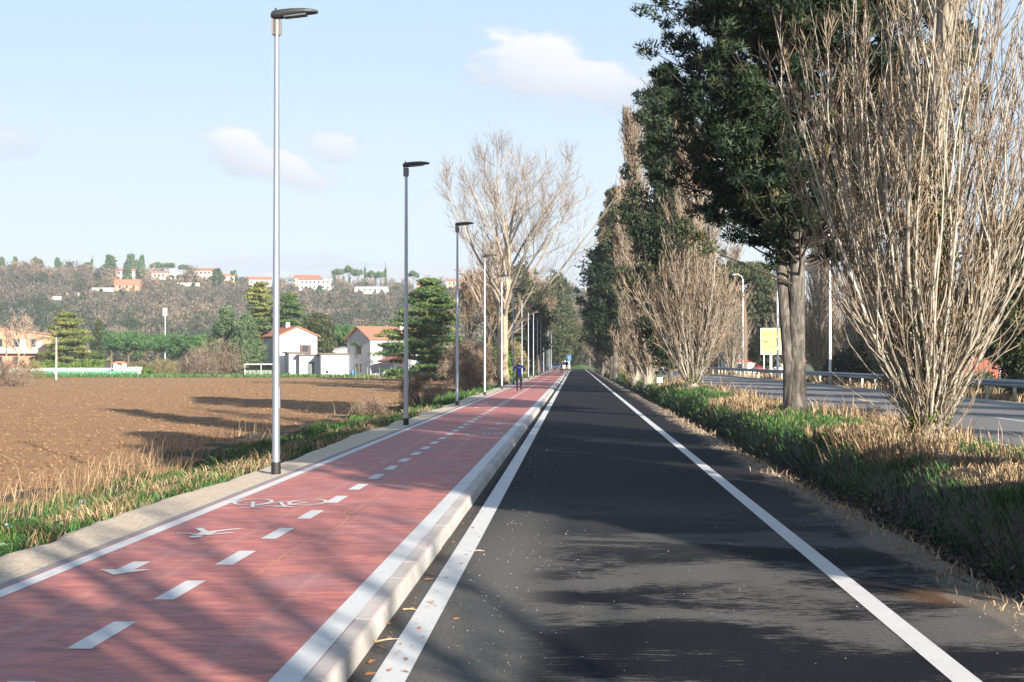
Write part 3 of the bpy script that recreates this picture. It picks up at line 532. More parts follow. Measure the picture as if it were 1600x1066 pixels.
def bare_tree(loc, label, H, rad, seed, n1=11, n2=9, n3=9, n4=5, trunk=.25, tr=.3, group=None, bark='bark_pale', fork=.18, twr=.012, tw='twig_pale', spread=.45, name='bare_tree', upb=.35):
    rng = np.random.default_rng(seed); t = thing(name, label, 'tree', loc, 0, group); m = MB()
    tp = np.zeros((1, 8, 3)); tp[0, :, 2] = np.linspace(-.3, H*.72, 8); tp[0, 1:, :2] = np.cumsum(rng.normal(0, H*.008, (7, 2)), 0); tR = np.linspace(tr, tr*.22, 8)[None]; tR[0, 0] *= 1.3
    branchset(m, rng, tp, tR, 10, .6); m.obj('trunk', M[bark], t); m = MB()
    hs = np.sort(rng.uniform(fork*H, H*.66, n1)); az = np.arange(n1)*2.4+rng.normal(0, .4, n1); f = hs/H; ang = spread*(1.15-f)+rng.normal(0, .06, n1)
    d = np.stack([np.cos(az)*np.sin(ang), np.sin(az)*np.sin(ang), np.cos(ang)], 1); st = np.stack([np.interp(hs, tp[0, :, 2], tp[0, :, 0]), np.interp(hs, tp[0, :, 2], tp[0, :, 1]), hs], 1)
    L = (H-hs)*rng.uniform(.85, 1.1, n1)*.98; P1, R1 = grow(rng, st, d, L, 11, tr*.45*(1-f*.6), np.full(n1, twr*1.3), upb*.5, .06); branchset(m, rng, P1, R1, 7, rng.uniform(.35, .85, n1))
    s, d, rr, tt = branch_off(rng, P1, R1, n2, .15, .95, .6); L = H*.27*(1.15-tt)*rng.uniform(.6, 1.1, len(s)); P2, R2 = grow(rng, s, d, L, 6, np.maximum(rr*.5, twr*1.3), np.full(len(s), twr), upb, .08); branchset(m, rng, P2, R2, 3, rng.uniform(.4, 1, len(s)))
    s, d, rr, tt = branch_off(rng, P2, R2, n3, .15, 1, .55); L = H*.085*rng.uniform(.5, 1.2, len(s)); P3, R3 = grow(rng, s, d, L, 5, np.full(len(s), twr), np.full(len(s), twr*.7), upb, .1); sliverset(m, rng, P3, R3, rng.uniform(.2, .9, len(s)), 1)
    if n4:
        s, d, rr, tt = branch_off(rng, P3, R3, n4, .2, 1, .5); L = H*.035*rng.uniform(.5, 1.3, len(s)); P4, R4 = grow(rng, s, d, L, 3, np.full(len(s), twr*.7), np.full(len(s), twr*.45), upb, .1); sliverset(m, rng, P4, R4, rng.uniform(0, .8, len(s)), 1)
    m.obj('crown', [M[bark] if bark == 'bark_dark' else M['bark_poplar'], M[tw]], t); return t
PROTO = {}
def again(key, loc, label, H, R, build):
    """first of a kind is built, later ones are copies sharing its meshes, turned and scaled"""
    if key not in PROTO: PROTO[key] = (build(), H, R); return PROTO[key][0]
    p0, H0, R0 = PROTO[key]; c = copy_tree(p0); c.location = loc; c.rotation_euler.z = (hash_(label) % 628)/100; c.scale = (R/R0, R/R0, H/H0); c['label'] = label; return c
def hash_(s): return sum((i+1)*ord(ch) for i, ch in enumerate(s))
def ground_r(x, y): return float(gr(x, y))
def bush(loc, label, rx, ry, h, seed, mt='brush', n=30, nl=70, L=.3, Wd=.05, name='bush', cat='bush', group=None, upb=.6, stem=True):
    rng = np.random.default_rng(seed); a = rng.uniform(0, 2*np.pi, n); r = np.sqrt(rng.uniform(0, 1, n)); z = rng.uniform(.12, .85, n)*h*np.sqrt(np.clip(1-r*r*.75, .1, 1))
    C = np.stack([np.cos(a)*r*rx*.8, np.sin(a)*r*ry*.8, z], 1); rr = min(rx, h)*rng.uniform(.18, .34, n)
    ns = 8; e = C[rng.integers(0, n, ns)]; q = np.linspace(0, 1, 4)[None, :, None]; P = e[:, None]*q*np.array([1, 1, 1]); P[:, 0] = e*np.array([.15, .15, 0])-np.array([0, 0, .15])
    return clumps(name, label, cat, C, rr, nl, L, Wd, mt, loc, group, seed, (P, np.tile(np.linspace(h*.02+.02, .012, 4), (ns, 1))) if stem else None, 'foliage', 'bark_dark', out=.5, upb=upb)

# ---- the row on the bank to the right of the asphalt lane
BG = 'trees on the bank between the roads'
pA = poplar((6.55, 30.0, ground_r(6.55, 30)), 'big bare many-stemmed poplar with a mossy core on the grassy bank', 16, 11, 130, 10, 9, upc=.8, base_ang=.43, trunk_r=.26, group=BG, low=.01, nbase=.50, ivy=5.2, L2=1.25, r_tw=.0052, crownL=.48, thin=.62, sprout=170, wob=.085)
cyp = conifer((6.35, 46.5, ground_r(6.35, 46.5)), 'tall dark cypress with a thick grey forked trunk and cones', 19, 4.35, 23, n_br=520, per=9, nl=84, leafL=.21, leafW=.045, clump=.38, low=.225, squash=.6, prof=lambda f: np.interp(f, [0, .08, .3, .6, .85, 1], [.85, 1.0, 1.02, 1.0, .6, .1]), upang=1.15, trunk_r=.27, group=BG, holes=.27)
# second stem of the forked cypress trunk
m = MB(); pts = [(-.12, .05, -.3), (-.14, .05, 1.3), (-.27, .0, 2.6), (-.42, .0, 4.6), (-.40, .0, 7.5)]; m.tube(pts, [.24, .21, .18, .16, .12], 10, cap=False); m.obj('trunk_fork', M['bark_big'], cyp)
poplar((6.45, 88.0, ground_r(6.45, 88)), 'bare vase-shaped poplar with pale stems behind a small white board', 13.5, 31, 190, 13, 6, upc=.6, base_ang=.38, trunk_r=.30, thin=.8, wob=.08, sprout=60, group=BG, low=.01, nbase=.55, L2=1.5, r_tw=.010, crownL=.42, ivy=1.5)
conifer((6.0, 100, ground_r(6.0, 100)), 'tall dark cypress hidden behind the vase-shaped poplar', 19.5, 2.7, 41, n_br=260, per=6, nl=46, leafL=.30, leafW=.11, clump=.55, low=.04, upang=.5, trunk_r=.16, group=BG)
poplar((5.1, 112, ground_r(5.1, 112)), 'tall slender bare poplar column whose wispy tip tops the dark cypress', 20.5, 51, 230, 14, 5, lean=(-1.3, 0), base_ang=.30, trunk_r=.30, group=BG, low=.01, nbase=.18, L2=1.2, r_tw=.012, top_ang=.20, crownL=.20)
poplar((4.9, 128, ground_r(4.9, 128)), 'bare poplar column standing just beyond the wispy tall one', 17, 52, 210, 12, 4, lean=(-1.5, 0), base_ang=.32, trunk_r=.32, group=BG, low=.01, nbase=.18, L2=1.3, r_tw=.013, top_ang=.20, crownL=.20)
conifer((4.5, 178, -.2), 'dark green cypress with a ragged outline against the pale sky by the lane', 20.5, 4.3, 61, n_br=240, per=6, nl=44, leafL=.40, leafW=.17, clump=.75, low=.20, trunk_r=.35, group=BG, upang=.75, prof=lambda f: np.interp(f, [0, .2, .6, 1], [.7, 1, .62, .05]))
poplar((5.5, 146, ground_r(5.5, 146)), 'small bare poplar with a pale trunk between poplar column and ragged cypress', 9, 53, 110, 10, 4, base_ang=.3, trunk_r=.34, group=BG, low=.01, nbase=.3, L2=1.2, r_tw=.015, crownL=.3)
for i, (yy_, kind_, lab) in enumerate([(196, 'c', 'dark cypress in the row just past the ragged cypress'), (205, 'p', 'bare brown poplar behind the second far cypress of the row'), (228, 'c', 'dark cypress far along the bank over the lane'), (250, 'p', 'bare brown poplar far along the bank between two dark cypresses'),
        (275, 'c', 'last dark cypress of the row before the lane bends'), (300, 'p', 'bare poplar near the bend of the lane'), (330, 'p', 'bare poplar at the very end of the bank row')]):
    x = 4.4+rng.uniform(-.3, .5)
    L3 = (x, yy_, ground_r(x, yy_))
    if kind_ == 'c': again('farcyp', L3, lab, 16-i*.4, 3.3, lambda: conifer(L3, lab, 16-i*.4, 3.3, 70+i, n_br=150, per=5, nl=30, leafL=.5, leafW=.2, clump=.8, low=.2, trunk_r=.35, group=BG))
    else: again('farpop', L3, lab, 13+i*.2, 1+i*.05, lambda: poplar(L3, lab, 13+i*.2, 80+i, 120, 10, 3, base_ang=.35, trunk_r=.35, group=BG, low=.01, nbase=.3, L2=1.4, r_tw=.02, crownL=.24))
# ---- the same row where it passes the viewpoint; its shade falls over the lane and path
conifer((8.1, 20.0, .1), 'tall cypress of the bank row whose shadow reaches over the field', 19.5, 1.6, 91, n_br=190, per=5, nl=40, leafL=.28, leafW=.13, clump=.5, low=.06, upang=.45, group=BG)
conifer((7.2, 13.2, .1), 'broad cypress of the bank row shading the lane', 12.5, 3.1, 92, n_br=210, per=5, nl=44, leafL=.28, leafW=.14, clump=.55, low=.10, group=BG)
conifer((7.7, 6.6, .1), 'narrow cypress of the bank row near the viewpoint', 12, 1.7, 93, n_br=150, per=5, nl=40, leafL=.28, leafW=.14, clump=.5, low=.06, upang=.5, group=BG)
conifer((8.4, -14.5, .1), 'narrow cypress of the bank row behind the viewpoint', 13, 1.7, 96, n_br=150, per=5, nl=40, leafL=.28, leafW=.14, clump=.5, low=.06, upang=.5, group=BG)
bare_tree((7.0, -7.5, .1), 'bare spreading tree of the bank row behind the viewpoint', 11, 5, 94, n1=8, n2=8, n3=7, n4=0, tr=.34, group=BG, spread=.7, fork=.2)
poplar((6.6, -19, .1), 'bare poplar of the bank row well behind the viewpoint', 14, 95, 110, 9, 3, base_ang=.3, trunk_r=.3, group=BG, r_tw=.01)

# ---- trees beside the path on the left, beyond the fifth lamp
LG = 'trees along the far part of the path'
bare_tree((-5.55, 128, -.1), 'large spreading bare tree with pale trunk beside the path', 19.0, 7, 101, n1=17, n2=10, n3=9, n4=4, tr=.32, group=LG, spread=.74, fork=.16, twr=.0085, upb=.45, tw='twig')
bare_tree((-7.2, 150, -.2), 'second pale-trunked bare tree just behind the large spreading one', 13, 5, 102, n1=9, n2=8, n3=8, n4=3, tr=.42, group=LG, spread=.5, twr=.016)
for i, (x, yy_, h, r, kd, lab) in enumerate([(-9.5, 175, 12.5, 5, 'b', 'bare brown tree with fine twigs behind the large spreading tree'), (-7.5, 215, 14, 5, 'g', 'grey green evergreen tree over the far lamps'), (-14, 210, 13, 5, 'b', 'bare brown tree beside the grey green evergreen'),
        (-9.0, 250, 15.5, 5, 'g', 'tall grey green evergreen tree near the end of the path'), (-6.5, 285, 13.5, 5, 'b', 'bare brown tree near the end of the path'), (-4.6, 325, 13, 5, 'g', 'dark evergreen tree behind the blue road sign'), (-12, 300, 18, 6, 'g', 'broad evergreen rising over the last lamps'), (-4.2, 368, 21, 6, 'g', 'tall evergreen right behind the parked car at the path end'), (-8.2, 345, 20, 6, 'b', 'tall bare brown tree left of the parked car at the path end'),
        (1.5, 420, 13, 6, 'b', 'bare brown tree closing the view at the road end'), (-6, 400, 15, 6, 'b', 'bare brown tree behind the parked van'), (8, 400, 15, 6, 'b', 'bare brown tree right of the road end'), (3.5, 380, 9, 4, 'b', 'low bare tree over the green mound at the road end'), (-1.5, 390, 12, 5, 'g', 'evergreen tree at the road end behind the sign')]):
    L3 = (x, yy_, -.2)
    if kd == 'b': again('farbare%d' % (i % 2), L3, lab, h, r, lambda: bare_tree(L3, lab, h, r, 110+i, n1=10, n2=9, n3=8, n4=3, tr=.22, group=LG, bark='bark_dark', tw='twig', twr=.022+yy_*.00004, fork=.12, spread=.6))
    else: again('fargreen%d' % (i % 3), L3, lab, h, r, lambda: conifer(L3, lab, h, r*.85, 110+i, mt='cypress_ol', n_br=130, per=6, nl=34, leafL=.5, leafW=.25, clump=1.0, low=.1, name='evergreen_tree', group=LG, barkm='bark_dark', prof=lambda f: np.interp(f, [0, .3, .7, 1], [.8, 1, .75, .15])))

# ------------------------------------------------------------------ street lamps along the path
def loft(mb, secs, mat=0, n=16):
    """secs: (x, z centre, half width y, half height z)"""
    a = np.linspace(0, 2*np.pi, n, endpoint=False); V = []
    for x, zc, wy, hz in secs: V.append(np.c_[np.full(n, x), wy*np.cos(a), zc+hz*np.sign(np.sin(a))*np.abs(np.sin(a))**.8])
    V = np.concatenate(V); k = len(secs); mb.add(V, [(i*n+j, i*n+(j+1) % n, (i+1)*n+(j+1) % n, (i+1)*n+j) for i in range(k-1) for j in range(n)], .5, mat, True)
    mb.add(V[:n], [tuple(range(n))[::-1]], .5, mat); mb.add(V[-n:], [tuple(range(n))], .5, mat)
def make_lamp():
    t = thing('street_lamp', 'x', 'street lamp')
    m = MB(); m.tube([(0, 0, -.3), (0, 0, 0), (0, 0, 3.2), (0, 0, 6.86)], [.062, .062, .052, .037], 16); m.obj('pole', M['galv'], t)
    m = MB(); m.tube([(0, 0, -.08), (0, 0, .15)], [.076, .074], 16); m.tube([(0, 0, .15), (0, 0, .185)], [.074, .066], 16); m.obj('base_sleeve', M['black'], t)
    m = MB(); m.box(.048, .063, -.04, .045, 1.0, 1.32); m.obj('service_door', M['galv'], t)
    m = MB(); m.tube([(0, 0, 6.70), (0, 0, 6.94)], [.056, .056], 14); m.box(-.075, -.045, -.035, .035, 6.72, 6.98); m.box(.04, .07, -.02, .02, 6.72, 6.92); m.obj('bracket', M['bracket'], t)
    m = MB(); loft(m, [(-.09, 7.01, .04, .03), (-.06, 7.015, .09, .062), (.05, 7.025, .13, .070), (.22, 7.048, .15, .062), (.42, 7.062, .14, .050), (.56, 7.062, .10, .036), (.63, 7.058, .05, .022)])
    m.box(-.035, .0, -.012, .012, 7.07, 7.12); h = m.obj('lamp_head', M['dark_metal'], t)
    m = MB(); m.add([(x, y, z+dz_) for dz_ in (0, .03) for x, z in ((.12, 6.968), (.46, 7.004)) for y in (-.095, .095)], [(0, 2, 3, 1), (4, 5, 7, 6), (0, 1, 5, 4), (2, 6, 7, 3), (0, 4, 6, 2), (1, 3, 7, 5)]); m.obj('lens', M['glass_lens'], h)
    return t
lamp0 = make_lamp(); ordn = 'first second third fourth fifth sixth seventh eighth ninth tenth eleventh twelfth thirteenth fourteenth fifteenth sixteenth'.split()
extra = ['tallest in view, black sleeve on the pale gravel', 'second along the gravel, where the verge grass turns green', 'third along the gravel, before the spreading bare tree', 'fourth along the gravel, in front of the bare tree branches', 'fifth along the gravel, just before the jogger', 'sixth along, just beyond the jogger']
for k in range(16):
    o = lamp0 if k == 0 else copy_tree(lamp0); z = 24.25+18.75*k; o.location = (-4.56, z, .10); o.rotation_euler.z = rng.normal(0, .02)
    props(o, 'galvanised street lamp, '+(extra[k] if k < 6 else ordn[k]+' of the row along the path'), 'street lamp', 'street lamps along the path')

# ------------------------------------------------------------------ people
def person(name, label, joints, edges, root, bands, loc, rz, hair=(.03, .02, .015), extra=None, scale=1.0):
    t = thing(name, label, 'person', loc, rz); b = bpy.data.meshes.new('b'); names = list(joints)
    b.from_pydata([joints[n][0] for n in names], [(names.index(a), names.index(c)) for a, c in edges], []); o = bpy.data.objects.new('b', b); COL.objects.link(o)
    mo = o.modifiers.new('s', 'SKIN'); sv = b.skin_vertices[0].data if b.skin_vertices else None
    if sv is None:
        bm = bmesh.new(); bm.from_mesh(b); bm.verts.layers.skin.verify(); bm.to_mesh(b); bm.free(); sv = b.skin_vertices[0].data
    for i, n in enumerate(names): sv[i].radius = joints[n][1]; sv[i].use_root = (n == root)
    o.modifiers.new('u', 'SUBSURF').levels = 2; o.modifiers['u'].render_levels = 2
    dg = bpy.context.evaluated_depsgraph_get(); me = bpy.data.meshes.new_from_object(o.evaluated_get(dg)); me.name = 'body'; bpy.data.objects.remove(o)
    me.materials.clear()
    for mt in bands['mats']: me.materials.append(mt)
    for p in me.polygons: p.material_index = bands['pick'](p.center); p.use_smooth = True
    link('body', me, t)
    bm = bmesh.new(); bmesh.ops.create_icosphere(bm, subdivisions=2, radius=.104); hc = joints['head'][0]
    for v in bm.verts: v.co = Vector((v.co.x*.95+hc[0], v.co.y*1.08+hc[1]-.012, v.co.z*1.05+hc[2]+.03))
    bmesh.ops.delete(bm, geom=[v for v in bm.verts if v.co.z < hc[2]-.03 and v.co.y > hc[1]], context='VERTS'); hm = bpy.data.meshes.new('hair'); bm.to_mesh(hm); bm.free(); hm.materials.append(simple('hair', hair, .8)); link('hair', hm, t)
    if extra: extra(t)
    t.scale = (scale,)*3; return t
def walk_joints(run=False, hands='down'):
    """figure facing +Y, standing 1.75 m; feet on z=0"""
    J = {'pelvis': ((0, 0, .94), (.15, .11)), 'waist': ((0, .01, 1.10), (.135, .10)), 'chest': ((0, .02, 1.33), (.165, .115)), 'neck': ((0, .02, 1.50), (.055, .055)), 'head': ((0, .035, 1.63), (.085, .10)), 'crown': ((0, .03, 1.70), (.06, .07))}
    E = [('pelvis', 'waist'), ('waist', 'chest'), ('chest', 'neck'), ('neck', 'head'), ('head', 'crown')]
    for s, nm in ((-1, 'l'), (1, 'r')):
        J['hip'+nm] = ((s*.10, 0, .88), (.095, .10))
        if run and s < 0: J['knee'+nm] = ((s*.11, .13, .50), (.062, .065)); J['ank'+nm] = ((s*.11, .05, .09), (.042, .045)); J['toe'+nm] = ((s*.12, .20, .04), (.04, .03))
        elif run: J['knee'+nm] = ((s*.11, .0, .48), (.062, .065)); J['ank'+nm] = ((s*.11, -.28, .22), (.042, .045)); J['toe'+nm] = ((s*.12, -.30, .07), (.035, .04))
        else: J['knee'+nm] = ((s*.11, .05*s+.03, .49), (.062, .065)); J['ank'+nm] = ((s*.11, .14*s-.04, .09), (.042, .045)); J['toe'+nm] = ((s*.12, .14*s+.10, .035), (.04, .03))
        E += [('pelvis', 'hip'+nm), ('hip'+nm, 'knee'+nm), ('knee'+nm, 'ank'+nm), ('ank'+nm, 'toe'+nm)]
        J['sh'+nm] = ((s*.20, .01, 1.42), (.06, .06))
        if run: J['el'+nm] = ((s*.31, -.10, 1.17), (.047, .047)); J['wr'+nm] = ((s*.24, .14, 1.20), (.033, .033)); J['ha'+nm] = ((s*.21, .21, 1.23), (.035, .03))
        else: J['el'+nm] = ((s*.26, -.02, 1.13), (.045, .045)); J['wr'+nm] = ((s*.27, .08*-s+.04, .88), (.03, .03)); J['ha'+nm] = ((s*.27, .08*-s+.06, .79), (.03, .035))
        E += [('chest', 'sh'+nm), ('sh'+nm, 'el'+nm), ('el'+nm, 'wr'+nm), ('wr'+nm, 'ha'+nm)]
    return J, E
def cl(n, c):
    m = simple(n, c, .9, var=.2, sc=9); m.node_tree.nodes['Principled BSDF'].inputs['Specular IOR Level'].default_value = .15; return m
skin = cl('skin', (.42, .25, .17)); shoe = cl('shoes', (.02, .02, .022)); trous = cl('black_trousers', (.012, .013, .018))
def pick(c, top=.98):
    if c.z < .10: return 2
    if c.z < top and abs(c.x) < .2: return 1
    if c.z > 1.53 or (abs(c.x) > .2 and c.z < .90): return 3
    return 0
J, E = walk_joints(True)
def jog_extra(t):
    m = MB(); m.poly([(-.09, -.112, 1.30), (.09, -.112, 1.30), (.09, -.118, 1.36), (-.09, -.118, 1.36)]); m.obj('back_print', cl('pale_print', (.05, .06, .2)), t)
person('person', 'jogger in bright blue jacket and black trousers running away on the path', J, E, 'pelvis',
       {'mats': [cl('blue_jacket', (.006, .010, .075)), trous, shoe, skin], 'pick': lambda c: 3 if (abs(c.x) > .17 and c.y > .12 and 1.1 < c.z < 1.3) else (pick(c) if c.z > 1.53 or c.z < .95 else 0)}, (-3.18, 90.5, PZ), .03, extra=jog_extra)
J, E = walk_joints(False)
person('person', 'walker dressed all in black far along the path', J, E, 'pelvis', {'mats': [cl('black_coat', (.014, .014, .02)), trous, shoe, skin], 'pick': pick}, (-1.95, 226, PZ), 0)
person('person', 'distant walker in dark top and yellow trousers beside the one in black', J, E, 'pelvis', {'mats': [cl('dark_top', (.03, .03, .05)), cl('yellow_trousers', (.62, .38, .04)), shoe, skin], 'pick': pick}, (-1.30+.0, 240, PZ), 0)

# ------------------------------------------------------------------ vehicles (small in the picture)
def vehicle(name, label, cat, loc, rz, col, van=False):
    t = thing(name, label, cat, loc, rz); bodym = simple(name+'_paint', col, .3, .2, var=.06); glass = simple('car_glass', (.03, .04, .05), .08, var=.1)
    Lh, Wh = (2.4, .95) if van else (2.1, .86)
    prof = [(-Lh, .35), (-Lh, .95), (-Lh+.1, 1.9), (Lh-1.4, 1.95), (Lh-.75, 1.15), (Lh-.1, .95), (Lh, .75), (Lh, .35)] if van else [(-Lh, .32), (-Lh, .85), (-Lh+.25, 1.0), (-Lh+.65, 1.42), (Lh-1.9, 1.46), (Lh-1.15, .98), (Lh-.15, .82), (Lh, .6), (Lh, .32)]
    m = MB(); n = len(prof); wdt = [Wh*(1 if z < 1.05 else .84) for _, z in prof]
    A = [(-w_, y, z) for (y, z), w_ in zip(prof, wdt)]; B = [(w_, y, z) for (y, z), w_ in zip(prof, wdt)]
    m.add(A+B, [(i, (i+1) % n, n+(i+1) % n, n+i) for i in range(n)]); m.poly(A[::-1]); m.poly(B); m.obj('body', bodym, t)
    m = MB()
    for sx in (-1, 1): m.add([(sx*(Wh*.925+.01), -Lh+.6, 1.03), (sx*(Wh*.925+.01), (Lh-1.35), 1.03), (sx*(Wh*.85+.012), Lh-1.9, 1.38 if not van else 1.7), (sx*(Wh*.85+.012), -Lh+.8, 1.38 if not van else 1.7)], [(0, 1, 2, 3)])
    a, b = ((-Lh-.02, 1.05), (-Lh+.07, 1.75)) if van else ((-Lh+.27, 1.03), (-Lh+.60, 1.37)); m.add([(-Wh*.75, a[0]-.02, a[1]), (Wh*.75, a[0]-.02, a[1]), (Wh*.7, b[0]-.02, b[1]), (-Wh*.7, b[0]-.02, b[1])], [(0, 1, 2, 3)])
    a, b = ((Lh-.78, 1.2), (Lh-1.33, 1.85)) if van else ((Lh-1.2, 1.02), (Lh-1.85, 1.42)); m.add([(-Wh*.8, a[0]+.03, a[1]), (Wh*.8, a[0]+.03, a[1]), (Wh*.72, b[0]+.03, b[1]), (-Wh*.72, b[0]+.03, b[1])], [(0, 1, 2, 3)])
    m.obj('window_glass', glass, t)
    for sx in (-1, 1):
        for yy_ in (-Lh*.62, Lh*.62):
            q = MB(); q.tube([(sx*(Wh-.2), yy_, .33), (sx*(Wh+.01), yy_, .33)], [.33, .33], 16, smooth=False); wq = q.obj('wheel', M['black'], t); q = MB(); q.tube([(sx*(Wh-.05), yy_, .33), (sx*(Wh+.02), yy_, .33)], [.19, .19], 12, smooth=False); q.obj('rim', M['white_metal'], wq)
        q = MB(); q.box(sx*Wh*.86-.12, sx*Wh*.86+.10, Lh-.02, Lh+.02, .62, .74); q.obj('headlight', M['white_metal'], t)
        q = MB(); q.box(sx*Wh*.86-.1, sx*Wh*.86+.10, -Lh-.025, -Lh+.02, .72, .9); q.obj('tail_light', simple('tail_red', (.4, .02, .02), .3), t)
    return t
vehicle('parked_car', 'silver car parked where the path ends', 'car', (-3.7, 318, 0), math.pi*.95, (.38, .46, .56))
vehicle('parked_van', 'white van parked at the end of the path behind the walkers', 'van', (-2.0, 330, 0), 0, (.78, .78, .76), True)
vehicle('parked_car', 'dark blue car parked behind the guardrail by the blue canopy', 'car', (23.6, 240, 0), .1, (.04, .06, .12))
vehicle('parked_car', 'red car parked behind the guardrail under the yellow billboard', 'car', (27.6, 240, 0), .15, (.42, .02, .02))
vehicle('parked_car', 'white car parked behind the guardrail beside the red one', 'car', (30.4, 246, 0), .1, (.7, .7, .72))

# ------------------------------------------------------------------ signs
t = thing('road_sign', 'blue square road sign on a pale post at the path end', 'road sign', (-1.1, 262, .1)); m = MB(); m.tube([(0, 0, -.2), (0, 0, 2.95)], [.035, .035], 8); m.obj('post', M['galv'], t)
m = MB(); m.box(-.42, .42, -.03, 0, 1.75, 2.75); s_ = m.obj('sign_face', simple('sign_blue', (.02, .20, .42), .4), t); m = MB(); m.box(-.12, .12, -.036, -.033, 2.0, 2.5); m.obj('white_mark', M['white_metal'], s_)
t = thing('notice_board', 'small white square board on a stake in the bank grass', 'sign', (5.2, 99, ground_r(5.2, 99)-.03)); m = MB(); m.box(-.022, .022, -.02, .02, -.2, .45); m.obj('stake', simple('pale_wood', (.5, .42, .32)), t); m = MB(); m.box(-.17, .17, -.035, -.02, .40, .74); m.obj('board', simple('board_white', (.85, .82, .78), .5, var=.05), t)
t = thing('traffic_sign', 'grey back of a round sign beside the far lane', 'road sign', (3.9, 225, -.1)); m = MB(); m.tube([(0, 0, -.2), (0, 0, 2.2)], [.03, .03], 8); m.obj('post', M['galv'], t); m = MB(); m.tube([(0, -.03, 1.95), (0, 0, 1.95)], [.3, .3], 18, smooth=False); m.obj('sign_face', M['dark_metal'], t)
# yellow billboard
BB = thing('billboard', 'yellow and white advertising billboard on a post behind the guardrail', 'billboard', (24.3, 200, 0), -.09)
m = MB(); m.box(-.14, .14, .06, .3, -.3, 3.0); m.box(-.9, -.78, .06, .2, -.3, 3.0); m.obj('post', M['white_metal'], BB)
m = MB(); m.box(-1.2, 1.2, -.06, .06, 2.75, 5.85); pn = m.obj('panel', simple('billboard_yellow', (.60, .48, .17), .5, var=.12, sc=.7), BB)
m = MB(); m.box(-1.27, 1.27, -.07, .07, 2.66, 2.748); m.box(-1.27, 1.27, -.07, .07, 5.852, 5.94); m.box(-1.27, -1.202, -.07, .07, 2.75, 5.85); m.box(1.202, 1.27, -.07, .07, 2.75, 5.85); m.obj('frame', M['white_metal'], BB)
def text3d(body, size, loc, mt, parent, name='lettering', ax='CENTER'):
    cu = bpy.data.curves.new(name, 'FONT'); cu.body = body; cu.size = size; cu.align_x = ax; cu.extrude = .004; tmp = bpy.data.objects.new(name, cu); COL.objects.link(tmp)
    me = bpy.data.meshes.new_from_object(tmp.evaluated_get(bpy.context.evaluated_depsgraph_get())); bpy.data.objects.remove(tmp); me.materials.clear(); me.materials.append(mt)
    o = link(name, me, parent, loc); o.rotation_euler = (math.pi/2, 0, 0); return o
ink = simple('ink_brown', (.16, .10, .05)); text3d('MERCATO', .42, (-.15, -.07, 5.05), ink, BB); text3d('TO', .62, (.62, -.07, 4.32), ink, BB); text3d('FOTOGRAFIA', .33, (0, -.07, 3.52), ink, BB)
m = MB(); m.box(-1.0, 1.0, -.068, -.062, 3.05, 3.22); m.obj('red_band', simple('band', (.55, .35, .22)), BB); m = MB(); m.prism([(0, 0), (.25, -.12), (.5, -.1), (.75, .08), (.5, .04), (.3, .1)], 0, .01); o = m.obj('emblem', ink, BB, loc=(-.95, -.065, 4.25)); o.rotation_euler = (math.pi/2, 0, 0)

# ------------------------------------------------------------------ guardrail beyond the second road
GR = thing('guardrail', 'long grey steel guardrail on pale posts along the second road', 'guardrail', (18.5, 0, .12))
pr = [(0, .60), (-.02, .63), (-.075, .67), (-.075, .72), (-.01, .765), (-.075, .81), (-.075, .86), (-.02, .90), (0, .93)]
m = MB(); V = [(x, y, z) for y in (0, 4.49) for x, z in pr]; k = len(pr); m.add(V, [(i, i+1, k+i+1, k+i) for i in range(k-1)], smooth=False); V = [(x+.008, y, z) for y in (0, 4.49) for x, z in pr]; m.add(V, [(i+1, i, k+i, k+i+1) for i in range(k-1)]); bme = m.mesh('beam', M['rail'])
m = MB(); m.box(.02, .14, -.055, -.047, -.3, .90); m.box(.02, .028, -.047, .047, -.3, .90); m.box(.02, .14, .047, .055, -.3, .90); pme = m.mesh('post', M['rail_post'])
for yy_ in np.arange(46, 350, 4.5): link('beam', bme, GR, (0, yy_, 0)); link('post', pme, GR, (0, yy_, 0))
# tall lamps of the second road
def make_tall():
    t = thing('tall_street_lamp', 'x', 'street lamp'); m = MB(); m.tube([(0, 0, -.3), (0, 0, 5), (0, 0, 11.4)], [.12, .10, .06], 12); m.obj('pole', M['white_metal'], t)
    m = MB(); m.tube([(0, 0, 11.35), (-.15, 0, 11.75), (-.55, 0, 11.95)], [.05, .045, .04], 8); m.obj('arm', M['white_metal'], t); m = MB(); loft(m, [(-1.25, 11.93, .05, .03), (-1.1, 11.95, .16, .09), (-.75, 11.98, .17, .11), (-.45, 11.97, .07, .06)]); m.obj('lamp_head', M['white_metal'], t); return t
tl = make_tall()
for i, (yy_, lab) in enumerate([(124, 'tall pale lamp post seen through the twigs right of the grey trunk'), (156, 'tall white lamp post beside the yellow billboard'), (188, 'tall white lamp post between vase-shaped poplar and billboard'), (220, 'tall pale lamp post farther along, by the blue canopy'), (92, 'tall pale lamp post behind the big many-stemmed poplar')]):
    o = tl if i == 0 else copy_tree(tl); o.location = (19.6, yy_, 0); props(o, lab, 'street lamp', 'tall lamps of the second road')

